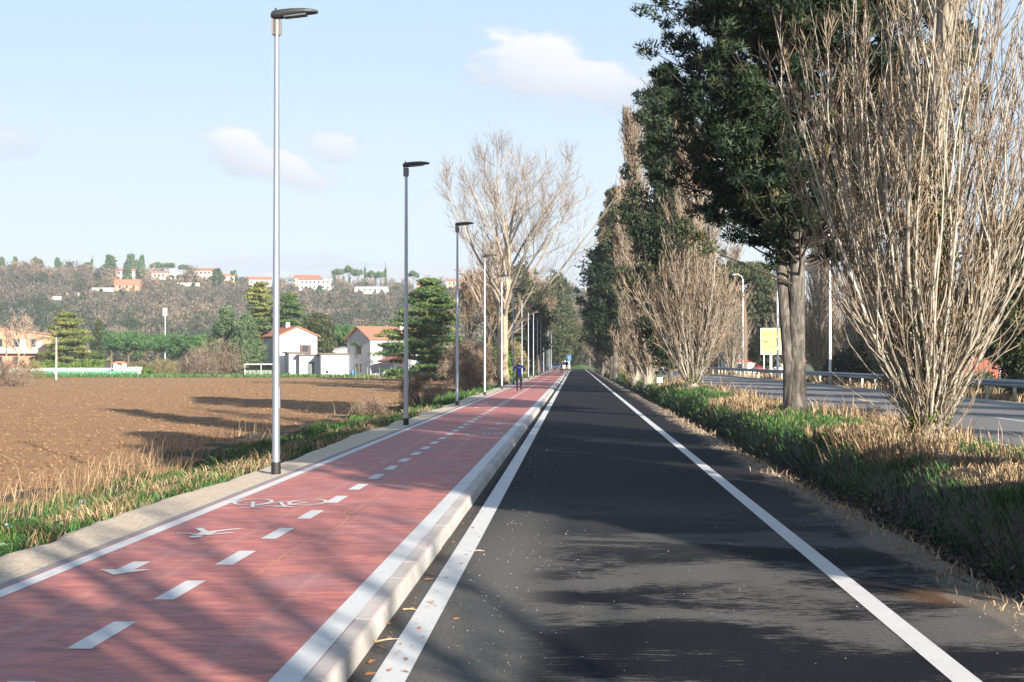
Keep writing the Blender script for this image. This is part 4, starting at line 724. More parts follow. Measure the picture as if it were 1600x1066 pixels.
# ------------------------------------------------------------------ buildings
rooft, t, b = mat('roof_tiles'); p = t.pos(); n1 = t.noise(p, 1.4, 5, .7); n2 = t.noise(p, 9, 3)
t.l.new(t.mix(n2, t.mix(n1, (.26, .10, .06), (.48, .22, .13)), (.42, .24, .16)), b.inputs[0]); wv = t.n.new('ShaderNodeTexWave'); t.l.new(p, wv.inputs[0]); wv.inputs['Scale'].default_value = 2.0; t.l.new(t.bump(wv.outputs['Fac'], .6, .05), b.inputs['Normal'])
roofr = simple('roof_red', (.50, .17, .09), .8, sc=2); wwall = simple('wall_white', (.74, .73, .70), .8, var=.10, sc=.8); gwall = simple('wall_pale_grey', (.55, .56, .58), .8, var=.12, sc=.8); gwall_shade = simple('wall_pale_grey_shade', (.40, .41, .43), .8, var=.12, sc=.8); cwall = simple('wall_cream', (.68, .58, .46), .8, var=.12); pwall = simple('wall_pink', (.62, .44, .34), .8, var=.12); owall = simple('wall_brick', (.48, .25, .16), .85, var=.2)  # second grey wall: darker copy of the pale one, gable shade put into its colour
dark = simple('window_dark', (.04, .045, .05), .2); shut = simple('shutter_brown', (.10, .06, .045), .7); trimm = simple('trim_dark', (.12, .10, .09), .7)
def house(name, label, loc, rz, w_, d_, h, rh, wall, roof, wins=(), ov=.45, cat='house', chimney=None, gable=True, shutters=False):
    """gable end (width w) faces local -Y; ridge runs along Y"""
    t = thing(name, label, cat, loc, rz); m = MB(); x = w_/2; y = d_/2
    V = [(-x, -y, -1.5), (x, -y, -1.5), (x, y, -1.5), (-x, y, -1.5), (-x, -y, h), (x, -y, h), (x, y, h), (-x, y, h), (0, -y, h+rh), (0, y, h+rh)]
    m.add(V, [(0, 1, 5, 4), (2, 3, 7, 6), (1, 2, 6, 5), (3, 0, 4, 7)]); m.add(V, [(4, 5, 8), (6, 7, 9)]); wl = m.obj('wall', wall, t)
    m = MB(); X = x+ov; Y = y+ov; dz = rh/x*ov; th = .16
    for s in (-1, 1): 
        A = [(s*X, -Y, h-dz), (s*X, Y, h-dz), (0, Y, h+rh), (0, -Y, h+rh)]; m.add([(a, b_, c+.03) for a, b_, c in A]+[(a, b_, c+.03+th) for a, b_, c in A], [(0, 1, 2, 3), (7, 6, 5, 4), (0, 4, 5, 1), (1, 5, 6, 2), (2, 6, 7, 3), (3, 7, 4, 0)])
    rf = m.obj('roof', roof, t)
    for (fc, u, z, ww, wh) in wins:
        m = MB()
        if fc == 'F': m.box(u-ww/2, u+ww/2, -y-.03, -y+.05, z, z+wh); sl_ = (u-ww/2-.08, u+ww/2+.08, -y-.12, -y+.02, z-.1, z-.01)
        elif fc == 'L': m.box(-x-.03, -x+.05, u-ww/2, u+ww/2, z, z+wh); sl_ = (-x-.12, -x+.02, u-ww/2-.08, u+ww/2+.08, z-.1, z-.01)
        else: m.box(x-.05, x+.03, u-ww/2, u+ww/2, z, z+wh); sl_ = (x-.02, x+.12, u-ww/2-.08, u+ww/2+.08, z-.1, z-.01)
        wo = m.obj('window', dark, t)
        if shutters and wh > 1:
            for sg in (-1, 1):
                q = MB(); a0 = u+sg*(ww/2+.24)-.22; a1_ = a0+.44
                if fc == 'F': q.box(a0, a1_, -y-.07, -y-.005, z-.02, z+wh+.02)
                elif fc == 'L': q.box(-x-.07, -x-.005, a0, a1_, z-.02, z+wh+.02)
                else: q.box(x+.005, x+.07, a0, a1_, z-.02, z+wh+.02)
                q.obj('shutter', shut, wo)
        m = MB(); m.box(*sl_); m.obj('sill', gwall, wo)
    if chimney: m = MB(); m.box(chimney[0]-.3, chimney[0]+.3, chimney[1]-.3, chimney[1]+.3, h, h+rh+.9); m.obj('chimney', wall, rf)
    return t
def at(px, Y, z=-.6): p = pix(px, 560, Y); return Vector((p.x, Y, z))
a1 = math.radians(25)
p = at(453, 252, -.45); house('farmhouse', 'white two-storey farmhouse with orange tiled gable roof behind the first lamp pole', p, a1, 6.2, 9.5, 6.2, 1.35, wwall, roofr, [('L', -2.2, 3.0, .9, 1.2), ('F', 1.2, 3.2, .9, 1.6), ('L', 1.5, .6, .9, 1.2)], chimney=(0, 1.5), shutters=True)
def shed(name, label, loc, rz, w_, d_, h, wall, roofmat, parts=()):
    t = thing(name, label, 'shed', loc, rz); x = w_/2; y = d_/2; m = MB(); m.box(-x, x, -y, y, -1, h); m.obj('wall', wall, t); m = MB(); m.box(-x-.35, x+.35, -y-.35, y+.35, h+.004, h+.20); m.obj('roof', roofmat, t)
    for (nm, x0, x1, z0, z1, mt) in parts: m = MB(); m.box(x0, x1, -y-.04, -y+.02, z0, z1); m.obj(nm, mt, t)
    return t
p = at(535, 240, -.45); shed('shed', 'long low white shed with thin flat grey roof between the two houses', p, a1*.5, 6.6, 3.6, 3.3, wwall, trimm, [('window', -2.6, -2.2, .5, .9, dark), ('pipe', 2.9, 3.0, 0, 3.2, trimm)])
p = at(489, 243, -.45); shed('shed', 'pale grey open-fronted shed joined to the white shed', p, a1*.5, 4.2, 3.2, 3.15, gwall, trimm, [('door', -.9, .1, 0, 2.2, simple('green_door', (.10, .13, .12))), ('post', 1.2, 1.32, 0, 3, gwall)])
p = at(461, 244, -.45); shed('shed', 'grey lean-to shed against the farmhouse gable', p, a1, 2.6, 2.6, 3.5, gwall, trimm, [('door', .3, 1.1, 0, 2.3, wwall)])
t = thing('carport', 'open lean-to with thin pale roof left of the farmhouse', 'shed', at(408, 240, -.45), .2); m = MB(); m.box(-2.6, 2.6, -1.4, 1.4, 1.75, 1.9); m.obj('roof', gwall, t); 
for x in (-2.4, 0, 2.4):
    m = MB(); m.box(x-.05, x+.05, -1.3, -1.2, -.5, 1.75); m.obj('post', gwall, t)
m = MB(); [m.box(x, x+.55, 1.2, 1.25, -.5, 1.6) for x in np.arange(-2.5, 2.4, .6)]; m.obj('back_panel', simple('panel_green', (.17, .21, .18)), t)
b2 = -math.radians(57)
p = at(603, 238, -.45); house('farmhouse', 'pale house with reddish tiled roof partly hidden by the green cedar', p, b2, 8.0, 9.0, 5.6, 1.7, gwall_shade, rooft, [('F', .2, 3.2, .9, 1.3), ('F', .2, .6, .9, 1.3), ('R', -1.5, 3.3, 1, 1.2), ('R', 2, 3.3, 1, 1.2)], chimney=(1, 2), shutters=True)
t = thing('porch', 'small orange tiled porch roof on the side of the pale house', 'porch', at(608, 231, -.45), b2); m = MB(); m.add([(-.5, -2, 2.3), (3.2, -2, 2.3), (3.2, 1.2, 3.1), (-.5, 1.2, 3.1)], [(0, 1, 2, 3)]); m.add([(-.5, -2, 2.15), (3.2, -2, 2.15), (3.2, 1.2, 2.95), (-.5, 1.2, 2.95)], [(3, 2, 1, 0)]); m.obj('roof', roofr, t); m = MB(); m.box(-.4, 3.1, .9, 1.15, -.5, 2.9); m.obj('wall', gwall, t)
house('low_house', 'low cream building with grey roof between the two farmhouses', at(548, 300, -.5), .5, 12, 9, 3.9, .9, cwall, gwall, [('F', -2, 1.2, 1.2, 1.2), ('F', 2, 1.2, 1.2, 1.2)])
# villa at the far left
t = house('villa', 'terracotta villa with balconies behind the yellow-green cedar', at(18, 300, -.4), .10, 17, 9, 7.1, 1.2, owall, rooft, [('F', x, z, 1.2, 1.5) for z in (1.6, 4.9) for x in (-4.5, -1.2, 2, 5.2)])
for z in (3.7,): m = MB(); m.box(-8.4, 8.4, -6.0, -4.5, z, z+.18); bl = m.obj('balcony', cwall, t); m = MB(); m.box(-8.4, 8.4, -6.05, -5.95, z+.18, z+1.0); m.obj('parapet', pwall, bl)
for x in (-3, 2.6, 5.6): m = MB(); m.box(x, x+1.1, -4.56, -4.5, 4.75, 6.3); m.obj('shutter', wwall, t)
# garden wall, netting, gate pillar
def long_wall(name, label, px0, px1, Y, h, z0, th, mt, cat, posts=None):
    A = at(px0, Y, z0); B = at(px1, Y, z0); t = thing(name, label, cat, A); L = (B-A).length; m = MB(); m.box(0, L, -th/2, th/2, -.6, h); m.obj('panel', mt, t)
    if posts: 
        pm = MB(); pm.tube([(0, -th/2-.05, -.6), (0, -th/2-.05, h+.35)], [.04, .04], 6); pme_ = pm.mesh('post', M['white_metal'])
        for x in np.arange(0, L, posts): link('post', pme_, t, (x, 0, 0))
    return t
long_wall('garden_wall', 'long low whitewashed garden wall behind the green netting', -20, 222, 262, 1.05, -.35, .3, wwall, 'wall')
net = simple('green_net', (.07, .26, .17), .7, var=.3, sc=.8); long_wall('green_netting', 'low green netting fence on thin posts at the field edge', 20, 215, 246, .85, -.55, .04, net, 'fence', 2.2)
t = thing('gatehouse', 'small white gate pillar with red tiled cap and dark doorway', 'gatehouse', at(188, 258, -.4)); m = MB(); m.box(-.95, -.45, -.5, .5, -.5, 1.9); m.box(.45, .95, -.5, .5, -.5, 1.9); m.box(-.45, .45, .3, .5, -.5, 1.9); m.obj('wall', wwall, t); m = MB(); m.box(-1.1, 1.1, -.7, .7, 1.904, 2.05); m.box(-.7, .7, -.4, .4, 2.052, 2.2); m.obj('roof', roofr, t)
t = thing('metal_gate', 'thin white barred gate beside the small gate pillar', 'gate', at(200, 258, -.4)); m = MB(); m.box(0, 2.4, -.03, .03, 1.2, 1.28); m.box(0, 2.4, -.03, .03, .1, .18); m.obj('rail', M['white_metal'], t); bm_ = MB(); bm_.box(-.025, .025, -.02, .02, .18, 1.2); bme2 = bm_.mesh('bar', M['white_metal'])
for x in np.arange(.1, 2.4, .3): link('bar', bme2, t, (x, 0, 0))
def fence(name, label, p0, p1, h, sp, cat='fence', pm=M['galv'], wires=4):
    A = Vector(p0); B = Vector(p1); t = thing(name, label, cat, A, math.atan2(B.y-A.y, B.x-A.x)); L = (B.xy-A.xy).length; q = MB(); q.tube([(0, 0, -.4), (0, 0, h)], [.035, .035], 6); me = q.mesh('post', pm)
    for x in np.arange(0, L, sp): link('post', me, t, (x, 0, 0))
    q = MB(); [q.tube([(0, 0, h*k/wires), (L, 0, h*k/wires)], [.012, .012], 4, cap=False) for k in range(1, wires+1)]; q.obj('wire', pm, t); return t
fence('wire_fence', 'grey wire fence along the gardens in front of the two farmhouses', at(470, 234, -.5), at(775, 205, -.5), 1.5, 2.6)
for px, Y, top, lab in [(88, 200, 527, 'pale wooden utility pole in front of the yellow-green cedar'), (10, 210, 520, 'thin utility pole at the far left by the villa')]:
    P_ = at(px, Y, -.6); t = thing('utility_pole', lab, 'utility pole', P_); m = MB(); h = (564.6-top)/F*Y+CAMZ+.6; m.tube([(0, 0, -.3), (0, 0, h)], [.13, .09], 8); m.obj('pole', simple('pale_pole', (.55, .5, .42)), t); m = MB(); m.box(-.5, .5, -.05, .05, h-.35, h-.25); m.obj('crossarm', M['bracket'], t)
# water butt
t = thing('water_butt', 'bright blue plastic barrel standing by the white shed', 'barrel', at(551, 232, -.5)); m = MB(); m.tube([(0, 0, 0), (0, 0, .25), (0, 0, .7), (0, 0, .95)], [.24, .29, .29, .25], 14); m.obj('barrel_body', simple('blue_plastic', (.02, .14, .45), .4), t); m = MB(); m.tube([(0, 0, .955), (0, 0, .99)], [.26, .26], 14); m.obj('lid', M['black'], t)

# ---- midground trees on the left
MG = 'garden trees behind the field'
cedar(at(104, 280, -.5), 'layered yellow-green cedar in the villa garden', 11.2, 6.2, 201, mt='cedar_y', leaf=.5, group=MG)
conifer(at(154, 285, -.5), 'slim single cypress between the cedar and the umbrella pines', 9.6, .95, 202, mt='cypress_ol', n_br=80, per=4, nl=30, leafL=.4, leafW=.18, clump=.35, low=.03, upang=.35, trunk_r=.12, group=MG)
for i, (px, top, r, Y, lab) in enumerate([(174, 507, 3.6, 315, 'umbrella pine nearest the slim cypress, first of the dense row'), (200, 507, 4.0, 322, 'second umbrella pine of the dense row, fully round'), (226, 511, 3.6, 330, 'third umbrella pine of the dense row'), (246, 513, 3.4, 340, 'fourth umbrella pine of the dense row, below the antenna mast'), (270, 512, 3.6, 318, 'fifth umbrella pine of the dense row'), (292, 512, 4.0, 312, 'sixth umbrella pine of the dense row with a forked trunk'), (318, 514, 3.8, 325, 'umbrella pine ending the dense row beside the grey-green conifer'),
        (532, 495, 4.2, 320, 'round umbrella pine over the low cream building'), (556, 499, 4.2, 325, 'umbrella pine behind the pale house roof'), (586, 497, 4.0, 335, 'umbrella pine left of the second lamp pole'), (615, 499, 4.0, 330, 'umbrella pine just behind the second lamp pole'), (505, 500, 3.8, 345, 'umbrella pine partly hidden by the olive-green conifer')]):
    H = (564.6-top)/F*Y+CAMZ+.5; again('mpine%d' % (i % 3), at(px, Y, -.5), lab, H, r*1.15, lambda: umbrella_pine(at(px, Y, -.5), lab, H, r*1.15, 210+i, 'umbrella pines behind the field', th=.85, nl=90, dens=64))
pr_fat = lambda f: np.interp(f, [0, .15, .5, .8, 1], [.9, 1, .8, .45, .08])
conifer(at(352, 252, -.5), 'grey-green bushy conifer, taller of two, left of the farmhouse', 10.6, 3.3, 231, mt='spruce', n_br=170, per=6, nl=40, leafL=.36, leafW=.15, clump=.6, low=.02, prof=pr_fat, group=MG, name='conifer_tree', barkm='bark_dark')
conifer(at(386, 246, -.5), 'grey-green bushy conifer, shorter of two, touching the farmhouse', 9.0, 3.0, 232, mt='spruce', n_br=160, per=6, nl=40, leafL=.36, leafW=.15, clump=.6, low=.02, prof=pr_fat, group=MG, name='conifer_tree', barkm='bark_dark')
cedar(at(408, 300, -.5), 'tall layered cedar behind the farmhouse, left of the lamp pole', 22.5-4.6, 6.5, 233, mt='cedar_y', leaf=.55, group=MG, tiers=15)
cedar(at(452, 295, -.5), 'tall layered cedar behind the farmhouse roof, right of the lamp pole', 15.5, 6.5, 234, leaf=.55, group=MG, tiers=14)
conifer(at(498, 268, -.5), 'olive-green rounded conifer right of the farmhouse roof', 9.6, 2.9, 235, mt='cypress_ol', n_br=160, per=6, nl=40, leafL=.4, leafW=.18, clump=.6, low=.03, prof=lambda f: np.interp(f, [0, .2, .7, .9, 1], [.8, 1, .95, .7, .3]), group=MG, name='conifer_tree', barkm='bark_dark')
cedar(at(672, 192, -.5), 'large bright green layered cedar in front of the pale house', 12.7, 6.2, 236, leaf=.40, nl=60, tiers=16, group=MG, low=.05, nbr=8)
bush(at(650, 193, -.5), 'variegated pale shrub standing under the bright green cedar', 1.0, 1.0, 3.0, 237, mt='spruce', n=24, nl=50, L=.2, Wd=.1, cat='shrub')
bush(at(338, 236, -.5), 'large brown leafless thicket in front of the grey-green conifers', 5.2, 2.2, 6.0, 238, n=90, nl=70, L=.55, Wd=.035, cat='thicket')
bush(at(296, 240, -.5), 'low brown thicket left of the large leafless one', 3.0, 2, 3.0, 239, n=40, nl=60, L=.5, Wd=.035, cat='thicket')
bush(at(255, 262, -.5), 'yellowish bush under the umbrella pines', 2.4, 2, 3.4, 240, mt='brush_g', n=30, nl=60, L=.45, Wd=.06)
bush(at(232, 258, -.5), 'rounded green bush by the gate', 1.3, 1.3, 1.6, 241, mt='hedge', n=20, nl=60, L=.3, Wd=.12)
for i, px in enumerate([205, 225, 248, 268]): bush(at(px, 285, -.5), ['olive scrub bush behind the metal gate', 'olive scrub bush in front of the third umbrella pine', 'olive scrub bush below the fourth umbrella pine', 'olive scrub bush below the fifth umbrella pine'][i], 2.2, 2, 2.6, 250+i, mt='brush_g', n=26, nl=50, L=.4, Wd=.08, group='olive scrub bushes under the umbrella pines')
# clipped hedge behind the garden wall
rg = np.random.default_rng(260); A = at(52, 268, -.4); B = at(160, 268, -.4); n = 330; u = rg.uniform(0, 1, n); C = np.stack([u*(B.x-A.x), rg.uniform(-.7, .7, n), rg.uniform(.3, 2.3, n)*(.85+.15*np.sin(u*9))], 1)
clumps('garden_hedge', 'broad bright green hedge under the yellow-green cedar', 'hedge', C, rg.uniform(.3, .5, n), 60, .3, .14, 'hedge', A, None, 261, part='foliage')
bare_tree(at(28, 205, -.6), 'bare tree with yellowish lichen twigs in front of the villa', 8.0, 4, 262, n1=9, n2=8, n3=9, n4=3, tr=.16, bark='bark_pale', twr=.02, tw='twig_pale', spread=.8)
bush(at(14, 150, -.6), 'bare grey-brown bush at the field edge, far left', 2.6, 2, 3.0, 263, n=46, nl=90, L=.5, Wd=.025, cat='bush')
bush(at(45, 215, -.6), 'yellow-olive bush behind the grey-brown one', 2.8, 2, 3.0, 264, mt='brush_g', n=34, nl=60, L=.35, Wd=.07)
bush((-6.9, 72, -.45), 'bare brown bramble bush in the ditch beside the second lamp', 1.25, 1.4, 2.1, 265, n=40, nl=110, L=.30, Wd=.014, cat='bramble bush')
bush((-8.2, 66, -.6), 'low dry bramble left of the second lamp', 1.1, 1.2, 1.1, 266, n=26, nl=90, L=.28, Wd=.014, cat='bramble bush')
bush((-8.3, 128, -.6), 'tall brown thicket left of the third lamp', 2.2, 3, 5.0, 267, n=60, nl=90, L=.55, Wd=.03, cat='thicket'); bush((-6.9, 117, -.5), 'brown thicket of canes between the third and fourth lamps', 1.6, 3, 4.2, 268, n=60, nl=90, L=.55, Wd=.03, cat='thicket')
bush((-10.0, 150, -.6), 'dark brown thicket behind the tall brown one', 3, 4, 5.5, 269, n=80, nl=80, L=.6, Wd=.04, cat='thicket'); bush((-8.3, 165, -.4), 'green shrubbery beside the path past the large bare tree', 2.2, 10, 4.5, 270, mt='hedge', n=90, nl=50, L=.4, Wd=.2, cat='shrubbery')
bush((-6.8, 185, -.3), 'yellow-green shrubbery beside the path under the far lamps', 1.6, 9, 5.5, 271, mt='brush_g', n=80, nl=60, L=.4, Wd=.12, cat='shrubbery'); bush((-7.5, 235, -.3), 'dark green shrubbery farthest along the path', 2.2, 20, 4.5, 272, mt='cypress_ol', n=120, nl=40, L=.5, Wd=.25, cat='shrubbery')
bush((-11, 200, -.6), 'wide dark green shrubbery behind the thickets', 3.5, 6, 5.5, 273, mt='cypress_ol', n=90, nl=60, L=.5, Wd=.22, cat='shrubbery')
m = MB(); V, Q = gridmesh(*np.meshgrid(np.linspace(-1.3, 4.2, 12), np.linspace(364, 392, 10)), np.zeros((10, 12))); V[:, 2] = .1+.9*np.exp(-((V[:, 0]-1.2)/2.4)**2-((V[:, 1]-380)/9)**2)+.1*fbm(V[:, 0], V[:, 1], 2, 3); m.add(V, Q, smooth=True); props(m.obj('road_end_ground', M['hedge']), 'green grassy mound where the lane ends', kind='structure')

# ------------------------------------------------------------------ hill: woods, houses, crest trees
HH = []   # (px0, px1, basey, Y) kept clear of trees in front
def hill_house(name, label, px0, px1, top, base, wall, roof, rz=0., storeys=2, gable=False, frac=.7, nwin=4, cat='house', rh=.18):
    c = on_hill((px0+px1)/2, base); s = c.y/F; w_ = (px1-px0)*s; h = (base-top)*s; HH.append((px0, px1, base, c.y))
    ww = w_ if gable else w_*.6; dd = w_*.7 if gable else w_*.95; r = rz if gable else rz+math.pi/2; hh = h*(1-rh)
    fc = 'F' if gable else 'L'; spanw = w_ if gable else dd
    wins = [(fc, spanw*((i+.5)/nwin-.5)*.86, hh*((k+.35)/storeys), .95, hh/storeys*.42) for k in range(storeys) for i in range(nwin)]
    return house(name, label, (c.x, c.y, c.z), r if gable else -math.pi/2+rz+math.pi, ww, dd, hh, h*rh, wall, roof, wins, ov=.5, cat=cat)
hill_house('hill_house', 'low terracotta farmhouse with long orange roof on the wooded slope', 180, 220, 436, 453, owall, rooft, .1, 1, nwin=3, rh=.45)
hill_house('hill_house', 'cream house half hidden by firs above the terracotta farmhouse', 182, 214, 419, 438, cwall, rooft, 0, 2, nwin=4)
hill_house('hill_house', 'cream house with pointed gable beside the lone umbrella pine', 264, 282, 417, 434, cwall, roofr, .2, 1, gable=True, nwin=2, rh=.5)
hill_house('hill_house', 'long pink house with cedar in front on the crest', 303, 343, 417, 437, pwall, rooft, 0, 2, nwin=5)
hill_house('hill_house', 'smaller pink block at the end of the long crest house', 346, 367, 419, 437, pwall, rooft, .2, 2, nwin=2)
hill_house('hill_house', 'small pale building behind the thick pines on the crest', 238, 262, 423, 436, cwall, roofr, 0, 1, nwin=3)
hill_house('hill_house', 'cream two-storey house with orange roof left of the first lamp pole', 385, 424, 430, 452, cwall, roofr, .25, 2, nwin=4)
hill_house('hill_house', 'tall upper block of the white villa with orange roof', 460, 500, 423, 446, pwall, roofr, .1, 3, nwin=4)
hill_house('hill_house', 'white villa with arched windows below its upper block', 466, 505, 434, 453, wwall, rooft, .1, 2, nwin=5)
hill_house('hill_house', 'low white wing of the villa at its right end', 500, 518, 436, 454, wwall, wwall, .1, 2, nwin=2, rh=.06)
hill_house('hill_house', 'long low white building below the row of umbrella pines', 553, 607, 448, 458, wwall, gwall, 0, 1, nwin=5, rh=.12)
hill_house('hill_house', 'pink house seen between the second and third lamp poles', 697, 729, 433, 452, pwall, rooft, 0, 2, nwin=4)
hill_house('hill_house', 'small pale house left of the pink one', 652, 672, 444, 456, cwall, roofr, 0, 1, nwin=2)
hill_house('hill_house', 'tiny pale house among the cypresses of the left crest', 66, 78, 406, 414, cwall, rooft, 0, 1, nwin=2)
for (px0, px1, y_, lab) in [(76, 96, 468, 'pale stone retaining wall lowest on the slope'), (104, 124, 462, 'pale stone retaining wall in the middle of the slope'), (132, 178, 455, 'long pale stone retaining wall leading to the terracotta farmhouse'), (276, 312, 446, 'light grey terraced wall right of the wooded knoll')]:
    c = on_hill((px0+px1)/2, y_); s = c.y/F; t = thing('retaining_wall', lab, 'wall', c); m = MB(); L = (px1-px0)*s/2; m.box(-L, L, -.4, .4, -3, 1.5); m.obj('stonework', simple('stone_pale', (.50, .46, .40), .9, var=.35, sc=.6), t); HH.append((px0, px1, y_, c.y))
c = at(258, 380, 0); t = thing('antenna_mast', 'white mobile phone antenna mast over the umbrella pines', 'antenna mast', c); m = MB(); hM = (564.6-482)/F*380+CAMZ; m.tube([(0, 0, -2), (0, 0, hM)], [.14, .10], 8); m.obj('pole', M['white_metal'], t)
for x in (-.36, .36, 0): m = MB(); m.box(x-.13, x+.13, -.35, -.1, hM-1.7, hM+.1); m.obj('antenna_panel', M['white_metal'], t)
rg = np.random.default_rng(300); n = 3800; Yt = 405+(850-405)*rg.uniform(0, 1, n)**.8; pxt = rg.uniform(-350, 960, n); Xt = (pxt-898.9)/F*Yt; Zt = hill(Xt, Yt); ht = rg.uniform(4.5, 9.0, n); ht = np.where(Yt > 740, ht*rg.uniform(.40, 1.08, n), ht)
keep = np.ones(n, bool); topy = 564.6-(Zt+ht-CAMZ)/Yt*F
for (a, b_, by, Yh) in HH: keep &= ~((pxt > a-5) & (pxt < b_+5) & (Yt < Yh+9) & (topy < by-1.5) & (Yt > Yh-190))
ht = np.where(keep, ht, rg.uniform(1.3, 2.6, n)); species = vnoise(Xt*.02, Yt*.015, 5)*.6+rg.uniform(0, 1, n)*.55; green = (rg.uniform(0, 1, n) < np.where(Yt < 620, .38, .16)+.40*(vnoise(Xt*.018+9, Yt*.018, 8) > .55))
tn = np.where(green, rg.uniform(0, .22, n), .30+.7*np.clip(species, 0, 1)*rg.uniform(.8, 1, n)); rr = ht*rg.uniform(.36, .52, n)
C = np.stack([Xt, Yt, Zt+ht*.56], 1); V, Q, ti = leaves(rg, C, np.stack([rr, rr, ht*.46], 1), 88, 1.05, .40, .7, .5, .55, .35, tn); ti = np.repeat(np.repeat(tn, 88)+np.where(np.repeat(green, 88), .04, .09)*rg.normal(0, 1, n*88), 3)
ti = np.where(np.repeat(np.repeat(green, 88), 3), np.clip(ti, 0, .23), np.clip(ti, .28, 1)); m = MB(); m.add(V, Q, ti); o = props(m.obj('hillside_woods', M['woods']), 'brown and grey leafless woods with dark evergreens over the whole hill', kind='stuff')
CG = 'trees standing on the hill crest'
def crest(px, base, top, kind_, r, lab, seed):
    c = on_hill(px, base); s = c.y/F; H = (base-top)*s
    if kind_ == 'cyp': again('ccyp%d' % (seed % 2), c, lab, H, r*s, lambda: conifer(c, lab, H, r*s, seed, mt='far_green', n_br=90, per=4, nl=24, leafL=.6, leafW=.28, clump=.45, low=.02, upang=.35, trunk_r=.2, group=CG))
    elif kind_ == 'pine': again('cpine%d' % (seed % 2), c, lab, H, r*s, lambda: umbrella_pine(c, lab, H, r*s, seed, CG, mt='far_green', dens=34, leaf=.8, nl=60, th=.42))
    elif kind_ == 'bare': bare_tree(c, lab, H, r*s, seed, n1=9, n2=7, n3=6, n4=0, tr=.25, group=CG, bark='bark_dark', tw='twig', twr=.09, spread=.8, fork=.1)
    else: again('c'+kind_+str(seed % 2), c, lab, H, r*s, lambda: conifer(c, lab, H, r*s, seed, mt='far_green', n_br=110, per=5, nl=26, leafL=.65, leafW=.3, clump=.6, low=.03, upang=1.0, trunk_r=.25, group=CG, name='fir_tree', prof=lambda f: np.interp(f, [0, .15, 1], [1, .95, .08] if kind_ == 'fir' else [.9, 1, .35])))
for i, a in enumerate([(3, 412, 384, 'fir', 9, 'spiky fir at the left end of the hill crest'), (23, 412, 384, 'fir', 8, 'tall pointed fir on the left crest'), (35, 412, 395, 'fir', 7, 'small fir right of the tall pointed one'), (44, 413, 397, 'fir', 7, 'small fir in the gap before the wide cypress clump'), (54, 414, 388, 'cyp', 7, 'left cypress of the wide dark clump on the crest'), (62, 414, 390, 'cyp', 7, 'right cypress of the wide dark clump on the crest'),
        (89, 416, 390, 'cyp', 4.5, 'slim cypress after the bare treetops of the left crest'), (93, 416, 395, 'cyp', 3.5, 'lower cypress touching the slim one on the left crest'), (109, 420, 402, 'round', 10, 'rounded olive tree on the crest before the lone cypress'), (143, 420, 393, 'cyp', 2.4, 'lone thin cypress standing above the crest trees'), (136, 425, 406, 'round', 13, 'broad dark tree below the lone thin cypress'),
        (172, 434, 399, 'round', 15, 'broad cedar above the terracotta farmhouse'), (203, 434, 400, 'round', 13, 'broad cedar behind the half-hidden cream house'), (200, 440, 412, 'fir', 8, 'dark fir in front of the half-hidden cream house'), (221, 440, 403, 'round', 9, 'ragged fir right of the half-hidden cream house'), (245, 432, 406, 'pine', 12, 'wide umbrella pine on the crest, left of a thick pair'), (262, 433, 406, 'pine', 14, 'wide umbrella pine on the crest, right of a thick pair'), (286, 432, 409, 'pine', 9.5, 'lone umbrella pine with slim trunk on the crest'),
        (318, 424, 405, 'bare', 12, 'bare treetops rising behind the long pink house'), (364, 432, 408, 'round', 10, 'dark round tree at the end of the long pink house'), (376, 436, 421, 'round', 7, 'small round tree between the pink block and the cream house'), (338, 446, 420, 'round', 15, 'dark cedar in front of the long pink house'),
        (529, 452, 418, 'pine', 11.5, 'first umbrella pine of the crest row after the villa'), (545, 452, 413, 'pine', 9.5, 'second umbrella pine of the crest row, tallest'), (559, 452, 416, 'pine', 10.5, 'third umbrella pine of the crest row'), (579, 452, 419, 'pine', 8.5, 'fourth umbrella pine of the crest row'), (594, 450, 416, 'pine', 10, 'fifth umbrella pine of the crest row'), (646, 450, 418, 'pine', 10, 'umbrella pine on the crest behind the second lamp pole'),
        (523, 453, 430, 'cyp', 2.3, 'low cypress by the villa wing'), (537, 452, 430, 'cyp', 2.0, 'low cypress between the first two crest row pines'), (546, 452, 430, 'cyp', 2.0, 'low dark cypress under the tallest crest pine'), (570, 452, 415, 'cyp', 1.9, 'thin tall cypress among the crest row pines'), (586, 452, 424, 'cyp', 2.3, 'shorter cypress before the last crest row pine'), (602.5, 452, 414, 'cyp', 2.0, 'thin tall cypress ending the crest row'),
        (568, 454, 437, 'round', 9, 'dark round tree behind the long white building'), (620, 454, 440, 'round', 10, 'low dark tree right of the thin crest cypresses'), (440, 452, 436, 'round', 9, 'dark tree just right of the first lamp pole on the crest'), (500, 462, 446, 'round', 9, 'grey-green tree in front of the white villa')]): crest(a[0], a[1], a[2], a[3], a[4], a[5], 400+i)

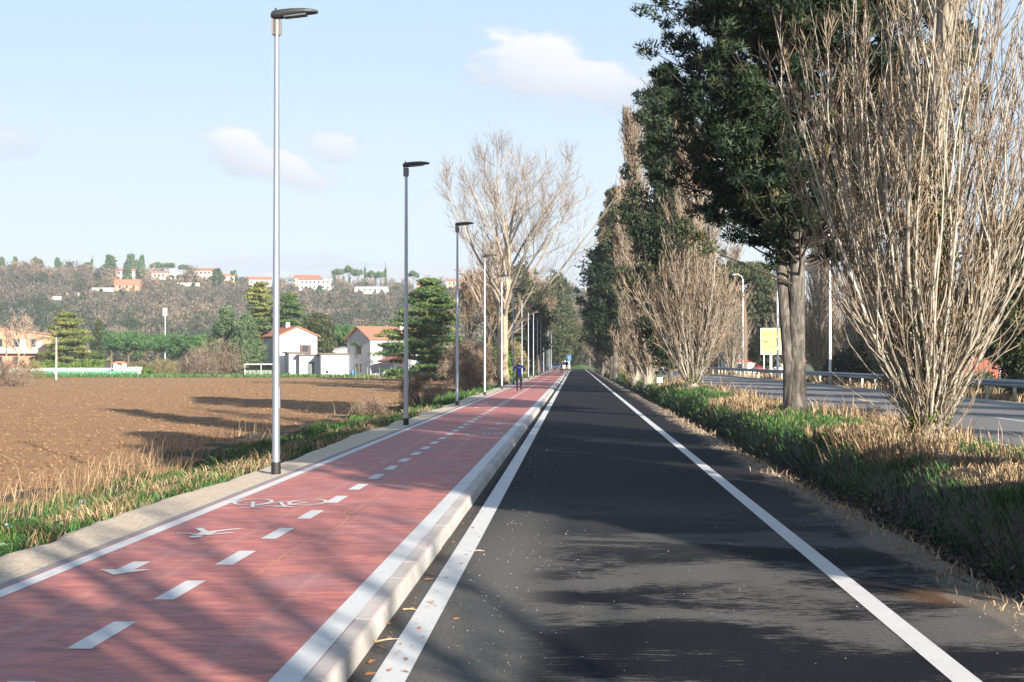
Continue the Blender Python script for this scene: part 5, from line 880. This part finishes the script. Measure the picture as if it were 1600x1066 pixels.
# ------------------------------------------------------------------ right side beyond the second road
RG = 'trees behind the guardrail'
for i, (x, y_, H, lab) in enumerate([(22.5, 104, 14, 'bare poplar behind the guardrail seen through the big poplar'), (23.0, 128, 14.5, 'brown bare poplar right of the grey cypress trunk'), (22.5, 148, 15, 'bare poplar behind the grey cypress trunk'), (28.5, 212, 18, 'tall bare poplar column beside the yellow billboard'), (25.5, 140, 14, 'bare poplar second behind the big poplar'), (27.5, 176, 15, 'bare poplar behind the yellow billboard'), (20.8, 215, 17, 'bare poplar far behind the guardrail')]):
    again('rpop%d' % (i % 3), (x, y_, 0), lab, H, H*.2, lambda: poplar((x, y_, 0), lab, H, 500+i, 150, 11, 4, base_ang=.42, trunk_r=.3, group=RG, low=.01, nbase=.3, L2=1.5, r_tw=.013, crownL=.34))
for i, (x, y_, H, lab) in enumerate([(24.0, 14, 12, 'bare poplar across the second road level with the viewpoint'), (24.5, 33, 13, 'bare poplar across the second road ahead of the viewpoint'), (24.0, 46, 12, 'bare poplar across the second road farther ahead')]): again('rpop%d' % i, (x, y_, 0), lab, H, H*.2, None)
conifer((25, 60, 0), 'dark cypress across the second road beyond the picture edge', 12.5, 2.4, 545, n_br=120, per=5, nl=36, leafL=.4, leafW=.2, clump=.7, low=.05, group=RG)
umbrella_pine((20.9, 200, 0), 'tall stone pine with pinkish trunk beside the white lamp post', 15, 4.2, 520, RG, mt='cypress_ol', nl=90, dens=60, th=.6, kind_name='stone_pine')
conifer((27, 225, 0), 'dark evergreen tree behind the stone pine', 13, 4.5, 521, mt='cypress_ol', n_br=140, per=6, nl=40, leafL=.5, leafW=.22, clump=.9, low=.1, group=RG, name='evergreen_tree', barkm='bark_dark')
conifer((22, 260, 0), 'olive evergreen tree behind the blue canopy', 10, 4.0, 522, mt='cypress_ol', n_br=120, per=6, nl=40, leafL=.5, leafW=.22, clump=.9, low=.05, group=RG, name='evergreen_tree', barkm='bark_dark')
conifer((33, 250, 0), 'dark evergreen tree behind the billboard', 12, 5.0, 523, mt='cypress', n_br=120, per=6, nl=40, leafL=.6, leafW=.25, clump=1.0, low=.05, group=RG, name='evergreen_tree', barkm='bark_dark')
conifer((23.6, 84, 0), 'dark evergreen tree by the terracotta fence at the right edge', 8.2, 3.2, 524, mt='cypress_ol', n_br=170, per=6, nl=50, leafL=.28, leafW=.13, clump=.6, low=.04, group=RG, name='evergreen_tree', barkm='bark_dark', prof=pr_fat)
conifer((30, 112, 0), 'tall dark cedar-like evergreen behind the red house', 11, 4.5, 525, mt='cypress', n_br=150, per=6, nl=40, leafL=.4, leafW=.2, clump=.8, low=.04, group=RG, name='evergreen_tree', barkm='bark_dark', prof=pr_fat)
bush((21.5, 126, 0), 'dark green shrub right of the grey trunk behind the guardrail', 2.4, 2, 3.6, 526, mt='cypress', n=50, nl=60, L=.35, Wd=.15, cat='shrub'); bush((24.5, 122, 0), 'second dark green shrub behind the guardrail', 2.4, 2, 3.2, 527, mt='spruce', n=50, nl=60, L=.35, Wd=.15, cat='shrub')
bush((20.8, 73, 0), 'low dark hedge bush behind the guardrail at the right edge', 1.6, 3, 1.5, 528, mt='cypress_ol', n=60, nl=60, L=.22, Wd=.1, cat='bush'); bush((21.2, 84, 0), 'low dark hedge bush farther behind the guardrail', 1.4, 4, 1.4, 529, mt='cypress_ol', n=60, nl=60, L=.22, Wd=.1, cat='bush')
t = thing('terracotta_fence', 'terracotta coloured board fence behind the guardrail', 'fence', (25.5, 99, 0), -.35); q = MB(); q.box(-.14, .14, -.03, .03, 0, 2.1); me = q.mesh('board', simple('fence_terracotta', (.38, .13, .085), .7, var=.2, sc=2))
for k in range(34): link('board', me, t, (-5+k*.31, 0, 0))
t = thing('white_building', 'white building with lamp behind the terracotta fence', 'building', (28.0, 108, 0), -.2); m = MB(); m.box(-6, 6, -3, 3, -1, 3.6); m.obj('wall', wwall, t); m = MB(); m.box(-6.3, 6.3, -3.3, 3.3, 3.604, 3.8); m.obj('roof', gwall, t)
for x in (-4, -1, 2): m = MB(); m.box(x, x+1.1, -3.04, -2.96, 1.2, 2.4); m.obj('window', dark, t)
t = house('red_house', 'red painted house with white windows at the right edge', (31.5, 104, 0), -.3, 9, 9, 5.2, 1.2, simple('wall_red', (.55, .09, .09), .7, var=.1), rooft, [('F', -2.5, 3.3, 1, 1.1), ('F', .5, 3.3, 1, 1.1), ('L', 0, 3.3, 1, 1.1), ('F', -2.5, 1, 1, 1.3)])
t = thing('lantern', 'black wall lantern on a white post before the fence', 'lantern', (24.9, 95, 0)); m = MB(); m.tube([(0, 0, -.1), (0, 0, 2.6)], [.06, .05], 8); m.obj('post', M['white_metal'], t); m = MB(); m.tube([(0, 0, 2.6), (0, 0, 2.95), (0, 0, 3.0), (0, 0, 3.2)], [.10, .14, .19, .02], 8); m.obj('lamp_head', M['black'], t)
# filling station
t = thing('station_canopy', 'blue edged filling station canopy on posts', 'canopy', (24.5, 262, 0), .1); m = MB(); m.box(-5, 5, -4, 4, 2.6, 3.3); m.obj('roof', simple('canopy_blue', (.03, .08, .30), .4), t)
for x in (-4, 0, 4): m = MB(); m.box(x-.15, x+.15, -3.5, -3.2, -.2, 2.6); m.obj('post', M['white_metal'], t)
t = thing('station_shop', 'low white shop with sloping roof and red band behind the trunk', 'shop', (29.0, 250, 0), .05); m = MB(); m.box(-6, 6, -3, 3, -.2, 2.5); m.obj('wall', wwall, t); m = MB(); m.box(-6.2, 6.2, -3.3, -3.05, 1.7, 2.5); m.obj('red_band', simple('red_paint', (.60, .04, .03), .4), t); m = MB(); m.add([(-7, -5, 2.7), (7, -5, 2.7), (7, 3.4, 3.5), (-7, 3.4, 3.5), (-7, -5, 2.9), (7, -5, 2.9), (7, 3.4, 3.7), (-7, 3.4, 3.7)], [(3, 2, 1, 0), (4, 5, 6, 7), (0, 1, 5, 4), (1, 2, 6, 5), (2, 3, 7, 6), (3, 0, 4, 7)]); m.obj('roof', wwall, t)
for x in (-4, -1, 2, 5): m = MB(); m.box(x-.6, x+.6, -3.05, -2.98, .3, 1.5); m.obj('window', dark, t)
t = thing('flag_sign', 'red and green pole sign right of the grey cypress trunk', 'sign', (23.0, 148, 0)); m = MB(); m.box(-.06, .06, 0, .08, -.2, 3.9); m.obj('post', simple('post_blue', (.03, .06, .25)), t); m = MB(); m.box(-.62, -.07, 0, .1, 1.9, 2.7); m.obj('panel', simple('panel_red', (.55, .03, .03)), t); m = MB(); m.box(-.3, -.07, 0, .08, 2.75, 3.9); m.obj('panel', simple('panel_grn', (.04, .25, .10)), t)

# ------------------------------------------------------------------ grass, litter, small things
def blades(m, rng, X, Y, Z, h, w_, lx=0., ly=0., bend=.5, tint=None):
    n = len(X); cn = 6.0; lx = lx+.9*bend*(vnoise(X*cn, Y*cn*.6, 91)-.5); ly = ly+.9*bend*(vnoise(X*cn, Y*cn*.6, 92)-.5); h = h*(.45+1.1*vnoise(X*3.1, Y*2.1, 93)); a = rng.uniform(0, 2*np.pi, n); dx = np.cos(a)*bend*rng.uniform(.2, 1, n)+lx; dy = np.sin(a)*bend*rng.uniform(.2, 1, n)+ly
    b = rng.uniform(0, np.pi, n); wx = np.cos(b)*w_*.5; wy = np.sin(b)*w_*.5; P0 = np.stack([X, Y, Z-.01], 1); o = np.stack([wx, wy, np.zeros(n)], 1)
    P1 = P0+np.stack([dx*h*.35, dy*h*.35, h*.62], 1); P2 = P0+np.stack([dx*h, dy*h, h*(1-.35*np.minimum(dx*dx+dy*dy, 1.2))], 1)
    V = np.stack([P0-o, P0+o, P1+o*.8, P1-o*.8, P2], 1).reshape(-1, 3); i = np.arange(n)*5; t = np.repeat(rng.uniform(0, 1, n) if tint is None else tint, 5)
    m.add(V, np.stack([i, i+1, i+2, i+3], 1), t); m.v.append(np.zeros((0, 3))); m.t.append(np.zeros(0)); m.f.append(np.stack([i+3, i+2, i+4], 1)+m.n-len(V)); m.m.append(np.zeros(n, int)); m.sm.append(np.zeros(n, bool))
rg = np.random.default_rng(600)
def sampY(n, a, b, k=1.0): return a*(b/a)**(rg.uniform(0, 1, n)**k)
m = MB(); n = 105000; Y = sampY(n, 12, 230, 1.1); u = rg.uniform(0, 1, n)**.85; X = -(5.15+u*4.0); g = vnoise(X*1.3, Y*.8, 71)*.6+vnoise(X*4, Y*3, 72)*.4; pr_ = np.clip((g-.22)*4.5, 0, 1)*np.clip((u-.0)*5+.25, 0, 1)*np.where((Y < 45) & (u > .75), .4, 1); k = rg.uniform(0, 1, n) < pr_; X, Y = X[k], Y[k]; g = g[k]; h = rg.uniform(.04, .125, len(X))*(.6+g*1.5)*(1+Y/160)
blades(m, rg, X, Y, gl(X, Y), h, .007+Y*.00045, bend=1.3, tint=np.clip(rg.normal(.52, .26, len(X))+.5*(vnoise(X*.9, Y*.5, 77)-.5), 0, 1)); props(m.obj('verge_grass', M['grass']), 'short bright green grass and weeds on the left verge', kind='stuff')
m = MB(); n = 15000; Y = sampY(n, 12, 60); X = -(5.2+rg.uniform(0, 1, n)*2.2); k = vnoise(X*1.0+3, Y*.7, 74) > .50; X, Y = X[k], Y[k]; blades(m, rg, X, Y, gl(X, Y)+.01, rg.uniform(.08, .28, len(X)), .006+Y*.0003, bend=1.6, tint=rg.uniform(0, .9, len(X)))
n = 26000; Y = sampY(n, 19, 90); X = -(8.1+rg.uniform(0, 1, n)**1.2*2.6); k = rg.uniform(0, 1, n) < np.clip(vnoise(X*.9, Y*.35, 75)*2.2-.75, 0, 1)*.40*np.interp(Y, [19, 36, 50, 90], [.8, .6, .14, .05]); X, Y = X[k], Y[k]; blades(m, rg, X, Y, np.maximum(gl(X, Y), -.62), rg.uniform(.18, .70, len(X))*(.6+.6*vnoise(X*1.5, Y, 76)), .0045+Y*.00018, lx=.25, bend=.85, tint=rg.uniform(0, .85, len(X)))
props(m.obj('dry_grass', M['straw']), 'tall dry straw-coloured grass between the verge and the field', kind='stuff')
# right bank
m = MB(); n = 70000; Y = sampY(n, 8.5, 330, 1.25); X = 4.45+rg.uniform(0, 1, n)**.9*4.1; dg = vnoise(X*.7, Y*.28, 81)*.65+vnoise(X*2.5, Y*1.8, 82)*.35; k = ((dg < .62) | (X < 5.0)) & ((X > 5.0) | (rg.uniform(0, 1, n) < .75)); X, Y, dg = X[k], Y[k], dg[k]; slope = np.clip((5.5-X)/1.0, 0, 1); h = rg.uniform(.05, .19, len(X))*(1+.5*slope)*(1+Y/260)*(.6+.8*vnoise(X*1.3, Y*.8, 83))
blades(m, rg, X, Y, gr(X, Y), h, .008+Y*.0004, lx=-.9*slope, bend=1.0, tint=np.clip(rg.normal(.46, .24, len(X))+.5*(vnoise(X*.9, Y*.5, 87)-.5)-.35*slope, 0, 1)); props(m.obj('bank_grass', M['grass']), 'green grass on the bank under the trees', kind='stuff')  # darker tint on the slope: shadow of the bank put into the blades' colour
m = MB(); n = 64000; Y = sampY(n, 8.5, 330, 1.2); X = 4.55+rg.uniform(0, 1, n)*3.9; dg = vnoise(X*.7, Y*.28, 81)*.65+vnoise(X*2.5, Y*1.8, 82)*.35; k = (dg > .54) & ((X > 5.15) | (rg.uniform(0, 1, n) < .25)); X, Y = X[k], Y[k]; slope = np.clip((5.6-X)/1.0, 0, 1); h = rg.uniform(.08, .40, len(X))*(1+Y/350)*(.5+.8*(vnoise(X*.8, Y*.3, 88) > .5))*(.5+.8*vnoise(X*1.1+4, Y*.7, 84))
blades(m, rg, X, Y, gr(X, Y), h, .0065+Y*.00035, lx=-1.1*slope, bend=1.0, tint=np.clip(rg.uniform(0, .95, len(X))-.45*slope, 0, 1))  # browner, darker straw on the slope, with the bank's shadow painted into its tint
n = 1500; Y = sampY(n, 8.5, 60); X = 3.25+rg.normal(0, .13, n)+.12*fbm(Y*.6, Y*0, 3, 51); blades(m, rg, X, Y, np.full(n, -.02), rg.uniform(.03, .12, n), .007+Y*.0003, bend=.9)
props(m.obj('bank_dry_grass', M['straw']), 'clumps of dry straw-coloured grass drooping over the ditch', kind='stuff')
n = 9000; Y = sampY(n, 45, 330); X = 18.2+rg.uniform(0, 1, n)*3.5; m = MB(); blades(m, rg, X, Y, np.full(n, .1), rg.uniform(.15, .5, n), .02+Y*.0004, bend=.6, tint=rg.uniform(.1, .8, n)); props(m.obj('roadside_dry_grass', M['straw']), 'dry grass under and behind the guardrail', kind='stuff')
# grass at the far edge of the field
n = 16000; Y = rg.uniform(229, 243, n); X = -rg.uniform(6, 100, n); m = MB(); blades(m, rg, X, Y, np.full(n, -.5), rg.uniform(.15, .6, n), .12, bend=.6, tint=np.clip(rg.normal(.6, .2, n), 0, 1)); props(m.obj('field_edge_grass', M['grass']), 'bright green grass strip at the far edge of the field', kind='stuff')
# leaf litter in the ditch
n = 15000; Y = sampY(n, 8.5, 75, 1.1); X = 3.42+rg.uniform(0, 1, n)*1.25; s = rg.uniform(.016, .040, n)*(1+Y/90); a = rg.uniform(0, 6.28, n); tl_ = rg.normal(0, .3, (n, 2)); Z = gr(X, Y)+rg.uniform(.004, .05, n)
dx = np.stack([np.cos(a), np.sin(a), tl_[:, 0]], 1)*s[:, None]; dy = np.stack([-np.sin(a), np.cos(a), tl_[:, 1]], 1)*s[:, None]*.6; c0 = np.stack([X, Y, Z], 1); V = np.stack([c0-dx, c0+dy-dx*.1+[0, 0, .008], c0+dx, c0-dy-dx*.1+[0, 0, .008]], 1).reshape(-1, 3)
m = MB(); m.add(V, np.arange(n*4).reshape(-1, 4), np.repeat(rg.uniform(0, 1, n)**1.6, 4)); props(m.obj('leaf_litter', M['litter']), 'dark fallen leaves filling the shaded ditch', kind='stuff')
# white grit and small stones on the asphalt and shoulder
def pebbles(name, label, X, Y, Z, s, mt):
    n = len(X); V = o8[None]*rg.uniform(.6, 1.4, (n, 6, 3))*s[:, None, None]; V[..., 0] += X[:, None]; V[..., 1] += Y[:, None]; V[..., 2] += (Z+s*.3)[:, None]
    m = MB(); m.add(V.reshape(-1, 3), (np.concatenate([fo, fo[:, ::-1]*0+np.array([(2, 0, 5), (1, 2, 5), (3, 1, 5), (0, 3, 5)])])[None]+np.arange(n)[:, None, None]*6).reshape(-1, 3), np.repeat(rg.uniform(0, 1, n), 6)); return props(m.obj(name, mt), label, kind='stuff')
n = 420; Y = sampY(n, 8.6, 34); X = np.where(rg.uniform(0, 1, n) < .7, -.55+rg.normal(0, .33, n), rg.uniform(-.9, 3.0, n)); X = np.clip(X, -1.28, 3.1); pebbles('white_grit', 'scattered white grit on the asphalt near the kerb', X, Y, np.full(n, .004), rg.uniform(.001, .0042, n)*(1+Y/40), M['white_grit'])
n = 2600; Y = sampY(n, 8.5, 60); X = -(4.45+rg.uniform(0, 1, n)*.5); pebbles('gravel_stones', 'loose pale gravel stones on the shoulder', X, Y, np.full(n, .092)-.02*(-X-4.37), rg.uniform(.004, .012, n), simple('stone', (.38, .31, .23), .8, var=.4, sc=12))
n = 2200; Y = sampY(n, 9, 60); X = 3.12+rg.normal(0, .12, n); pebbles('road_edge_debris', 'crumbled stones along the broken asphalt edge', X, Y, np.full(n, -.01), rg.uniform(.005, .014, n)*(1+Y/80), simple('stone_dk', (.30, .25, .20), .9, var=.4, sc=12))
n = 130; Y = sampY(n, 9, 30); X = -1.25+np.abs(rg.normal(0, .12, n)); s = rg.uniform(.01, .03, n); a = rg.uniform(0, 6.28, n); c0 = np.stack([X, Y, np.full(n, .012)], 1); dx = np.stack([np.cos(a), np.sin(a), rg.normal(0, .2, n)], 1)*s[:, None]; dy = np.stack([-np.sin(a), np.cos(a), rg.normal(0, .2, n)], 1)*s[:, None]*.5
m = MB(); m.add(np.stack([c0-dx, c0+dy, c0+dx, c0-dy], 1).reshape(-1, 3), np.arange(n*4).reshape(-1, 4), np.repeat(rg.uniform(.5, 1, n), 4)); props(m.obj('gutter_leaves', simple('leaf_orange', (.36, .17, .07), .7, var=.4, sc=30)), 'small brown leaf scraps in the gutter by the kerb', kind='stuff')
barkc = simple('stick_pale', (.50, .34, .20), .8, var=.3, sc=20); leafc = simple('leaf_rust', (.42, .19, .08), .7, var=.3, sc=30)
for (pxa, pya, pxb, pyb, lab) in [(585, 1003, 622, 998, 'pale dry twig lying from the kerb onto the white lane line'), (630, 952, 652, 953, 'short pale twig beside the white lane line'), (737, 861, 757, 861, 'tiny twig on the asphalt right of the lane line')]:
    A = gp(pxa, pya, .012); B = gp(pxb, pyb, .012); t = thing('twig', lab, 'twig', (A[0], A[1], .004)); m = MB(); d = (B[0]-A[0], B[1]-A[1]); m.tube([(0, 0, .008), (d[0]*.5, d[1]*.5+.01, .012), (d[0], d[1], .008)], [.007, .006, .003], 6); m.tube([(d[0]*.4, d[1]*.4, .012), (d[0]*.7, d[1]*.7+.03, .018)], [.004, .002], 5); m.obj('stem', barkc, t)
for (px_, py_, s, lab) in [(671, 905, .05, 'curled rust-brown leaf between kerb and lane line'), (606, 975, .03, 'small brown leaf scrap against the kerb'), (713, 967, .025, 'rust leaf crumb on the dark asphalt'), (579, 1053, .04, 'brown leaf in the gutter lowest in view')]:
    A = gp(px_, py_, .01); m = MB(); V = [(-s, 0, .004), (-.4*s, .5*s, .02), (.5*s, .45*s, .008), (s, .1*s, .02), (.4*s, -.4*s, .012), (-.5*s, -.35*s, .006), (0, 0, .016)]; m.add(V, [(6, 1, 0), (6, 2, 1), (6, 3, 2), (6, 4, 3), (6, 5, 4), (6, 0, 5)]); props(m.obj('dead_leaf', leafc, loc=(A[0], A[1], 0)), lab, 'leaf')
# broad leaved weed
rgw = np.random.default_rng(700); wx, wy = -7.55, 33.5; t = thing('weed_plant', 'bright green broad-leaved weed standing above the verge grass', 'weed', (wx, wy, float(gl(wx, wy)))); lfm = MB()
lfm.add([(0, -.02, 0), (0, .02, 0), (.18, .06, .17), (.18, -.06, .17), (.36, .05, .24), (.36, -.05, .24), (.50, 0, .20)], [(0, 3, 2, 1), (3, 5, 4, 2)]); lfm.add([(.36, .05, .24), (.36, -.05, .24), (.50, 0, .20)], [(1, 2, 0)]); lme = lfm.mesh('leaf', simple('weed_green', (.09, .24, .03), .5, var=.3))
for k in range(13): o = link('leaf', lme, t, (0, 0, 0), k*2.4); o.rotation_euler.y = rgw.uniform(-.7, .2); o.scale = (rgw.uniform(.6, 1.15),)*3
# crumpled litter in the grass
def crumple(px_, py_, hh, s, col, name, lab, cat, flat=.4):
    A = gp(px_, py_, hh); b = bmesh.new(); bmesh.ops.create_icosphere(b, subdivisions=2, radius=s); r_ = random.Random(px_)
    for v in b.verts: v.co = Vector((v.co.x*1.5*r_.uniform(.7, 1.3), v.co.y*r_.uniform(.7, 1.3), v.co.z*flat*r_.uniform(.5, 1.5)))
    me = bpy.data.meshes.new(name); b.to_mesh(me); b.free(); me.materials.append(simple(name, col, .35, var=.25, sc=14)); o = link(name, me, None, (A[0], A[1], float(gl(A[0], A[1]))+s*flat+.04), r_.uniform(0, 3)); return props(o, lab, cat)
for a in [(171, 783, -.25, .085, (.12, .33, .50), 'crushed_bottle', 'crumpled light blue plastic bottle in the verge grass', 'litter'), (185, 773, -.25, .07, (.25, .32, .42), 'plastic_wrapper', 'grey-blue plastic wrapper beside the light blue bottle', 'litter'), (120, 787, -.3, .06, (.14, .22, .34), 'plastic_wrapper', 'dark blue plastic scrap in the grass left of the bottle', 'litter'), (108, 803, -.2, .06, (.5, .52, .50), 'paper_scrap', 'whitish paper scrap near the gravel, below the blue scrap', 'litter'), (12, 797, -.3, .05, (.62, .60, .55), 'paper_scrap', 'white paper scrap at the left edge of the verge', 'litter'), (17, 806, -.3, .05, (.10, .38, .42), 'plastic_wrapper', 'small turquoise plastic scrap at the left edge', 'litter'), (5, 842, -.1, .045, (.35, .58, .60), 'plastic_wrapper', 'pale turquoise plastic scrap beside the gravel at the left edge', 'litter'), (128, 766, -.35, .07, (.36, .36, .46), 'plastic_bag', 'lilac-grey plastic bag scrap in the bright grass', 'litter'), (264, 765, -.25, .10, (.16, .07, .04), 'earth_lump', 'reddish brown lump beside a dark hollow in the verge', 'clod'), (80, 800, -.2, .05, (.45, .36, .22), 'paper_scrap', 'tan paper scrap in the grass near the gravel', 'litter')]: crumple(*a)

# ------------------------------------------------------------------ air: a thin winter haze
hm = bpy.data.materials.new('haze_air'); hm.use_nodes = True; hn = hm.node_tree; hn.nodes.remove(hn.nodes['Principled BSDF']); pv = hn.nodes.new('ShaderNodeVolumePrincipled')
pv.inputs['Color'].default_value = (.86, .92, 1.0, 1); pv.inputs['Density'].default_value = HAZE; pv.inputs['Anisotropy'].default_value = .1; hn.links.new(pv.outputs[0], hn.nodes['Material Output'].inputs['Volume'])
m = MB(); m.box(-3400, 3400, -3400, 3900, -6, 110); o = props(m.obj('haze', hm), 'faint bluish winter haze in the air over the fields', kind='stuff')
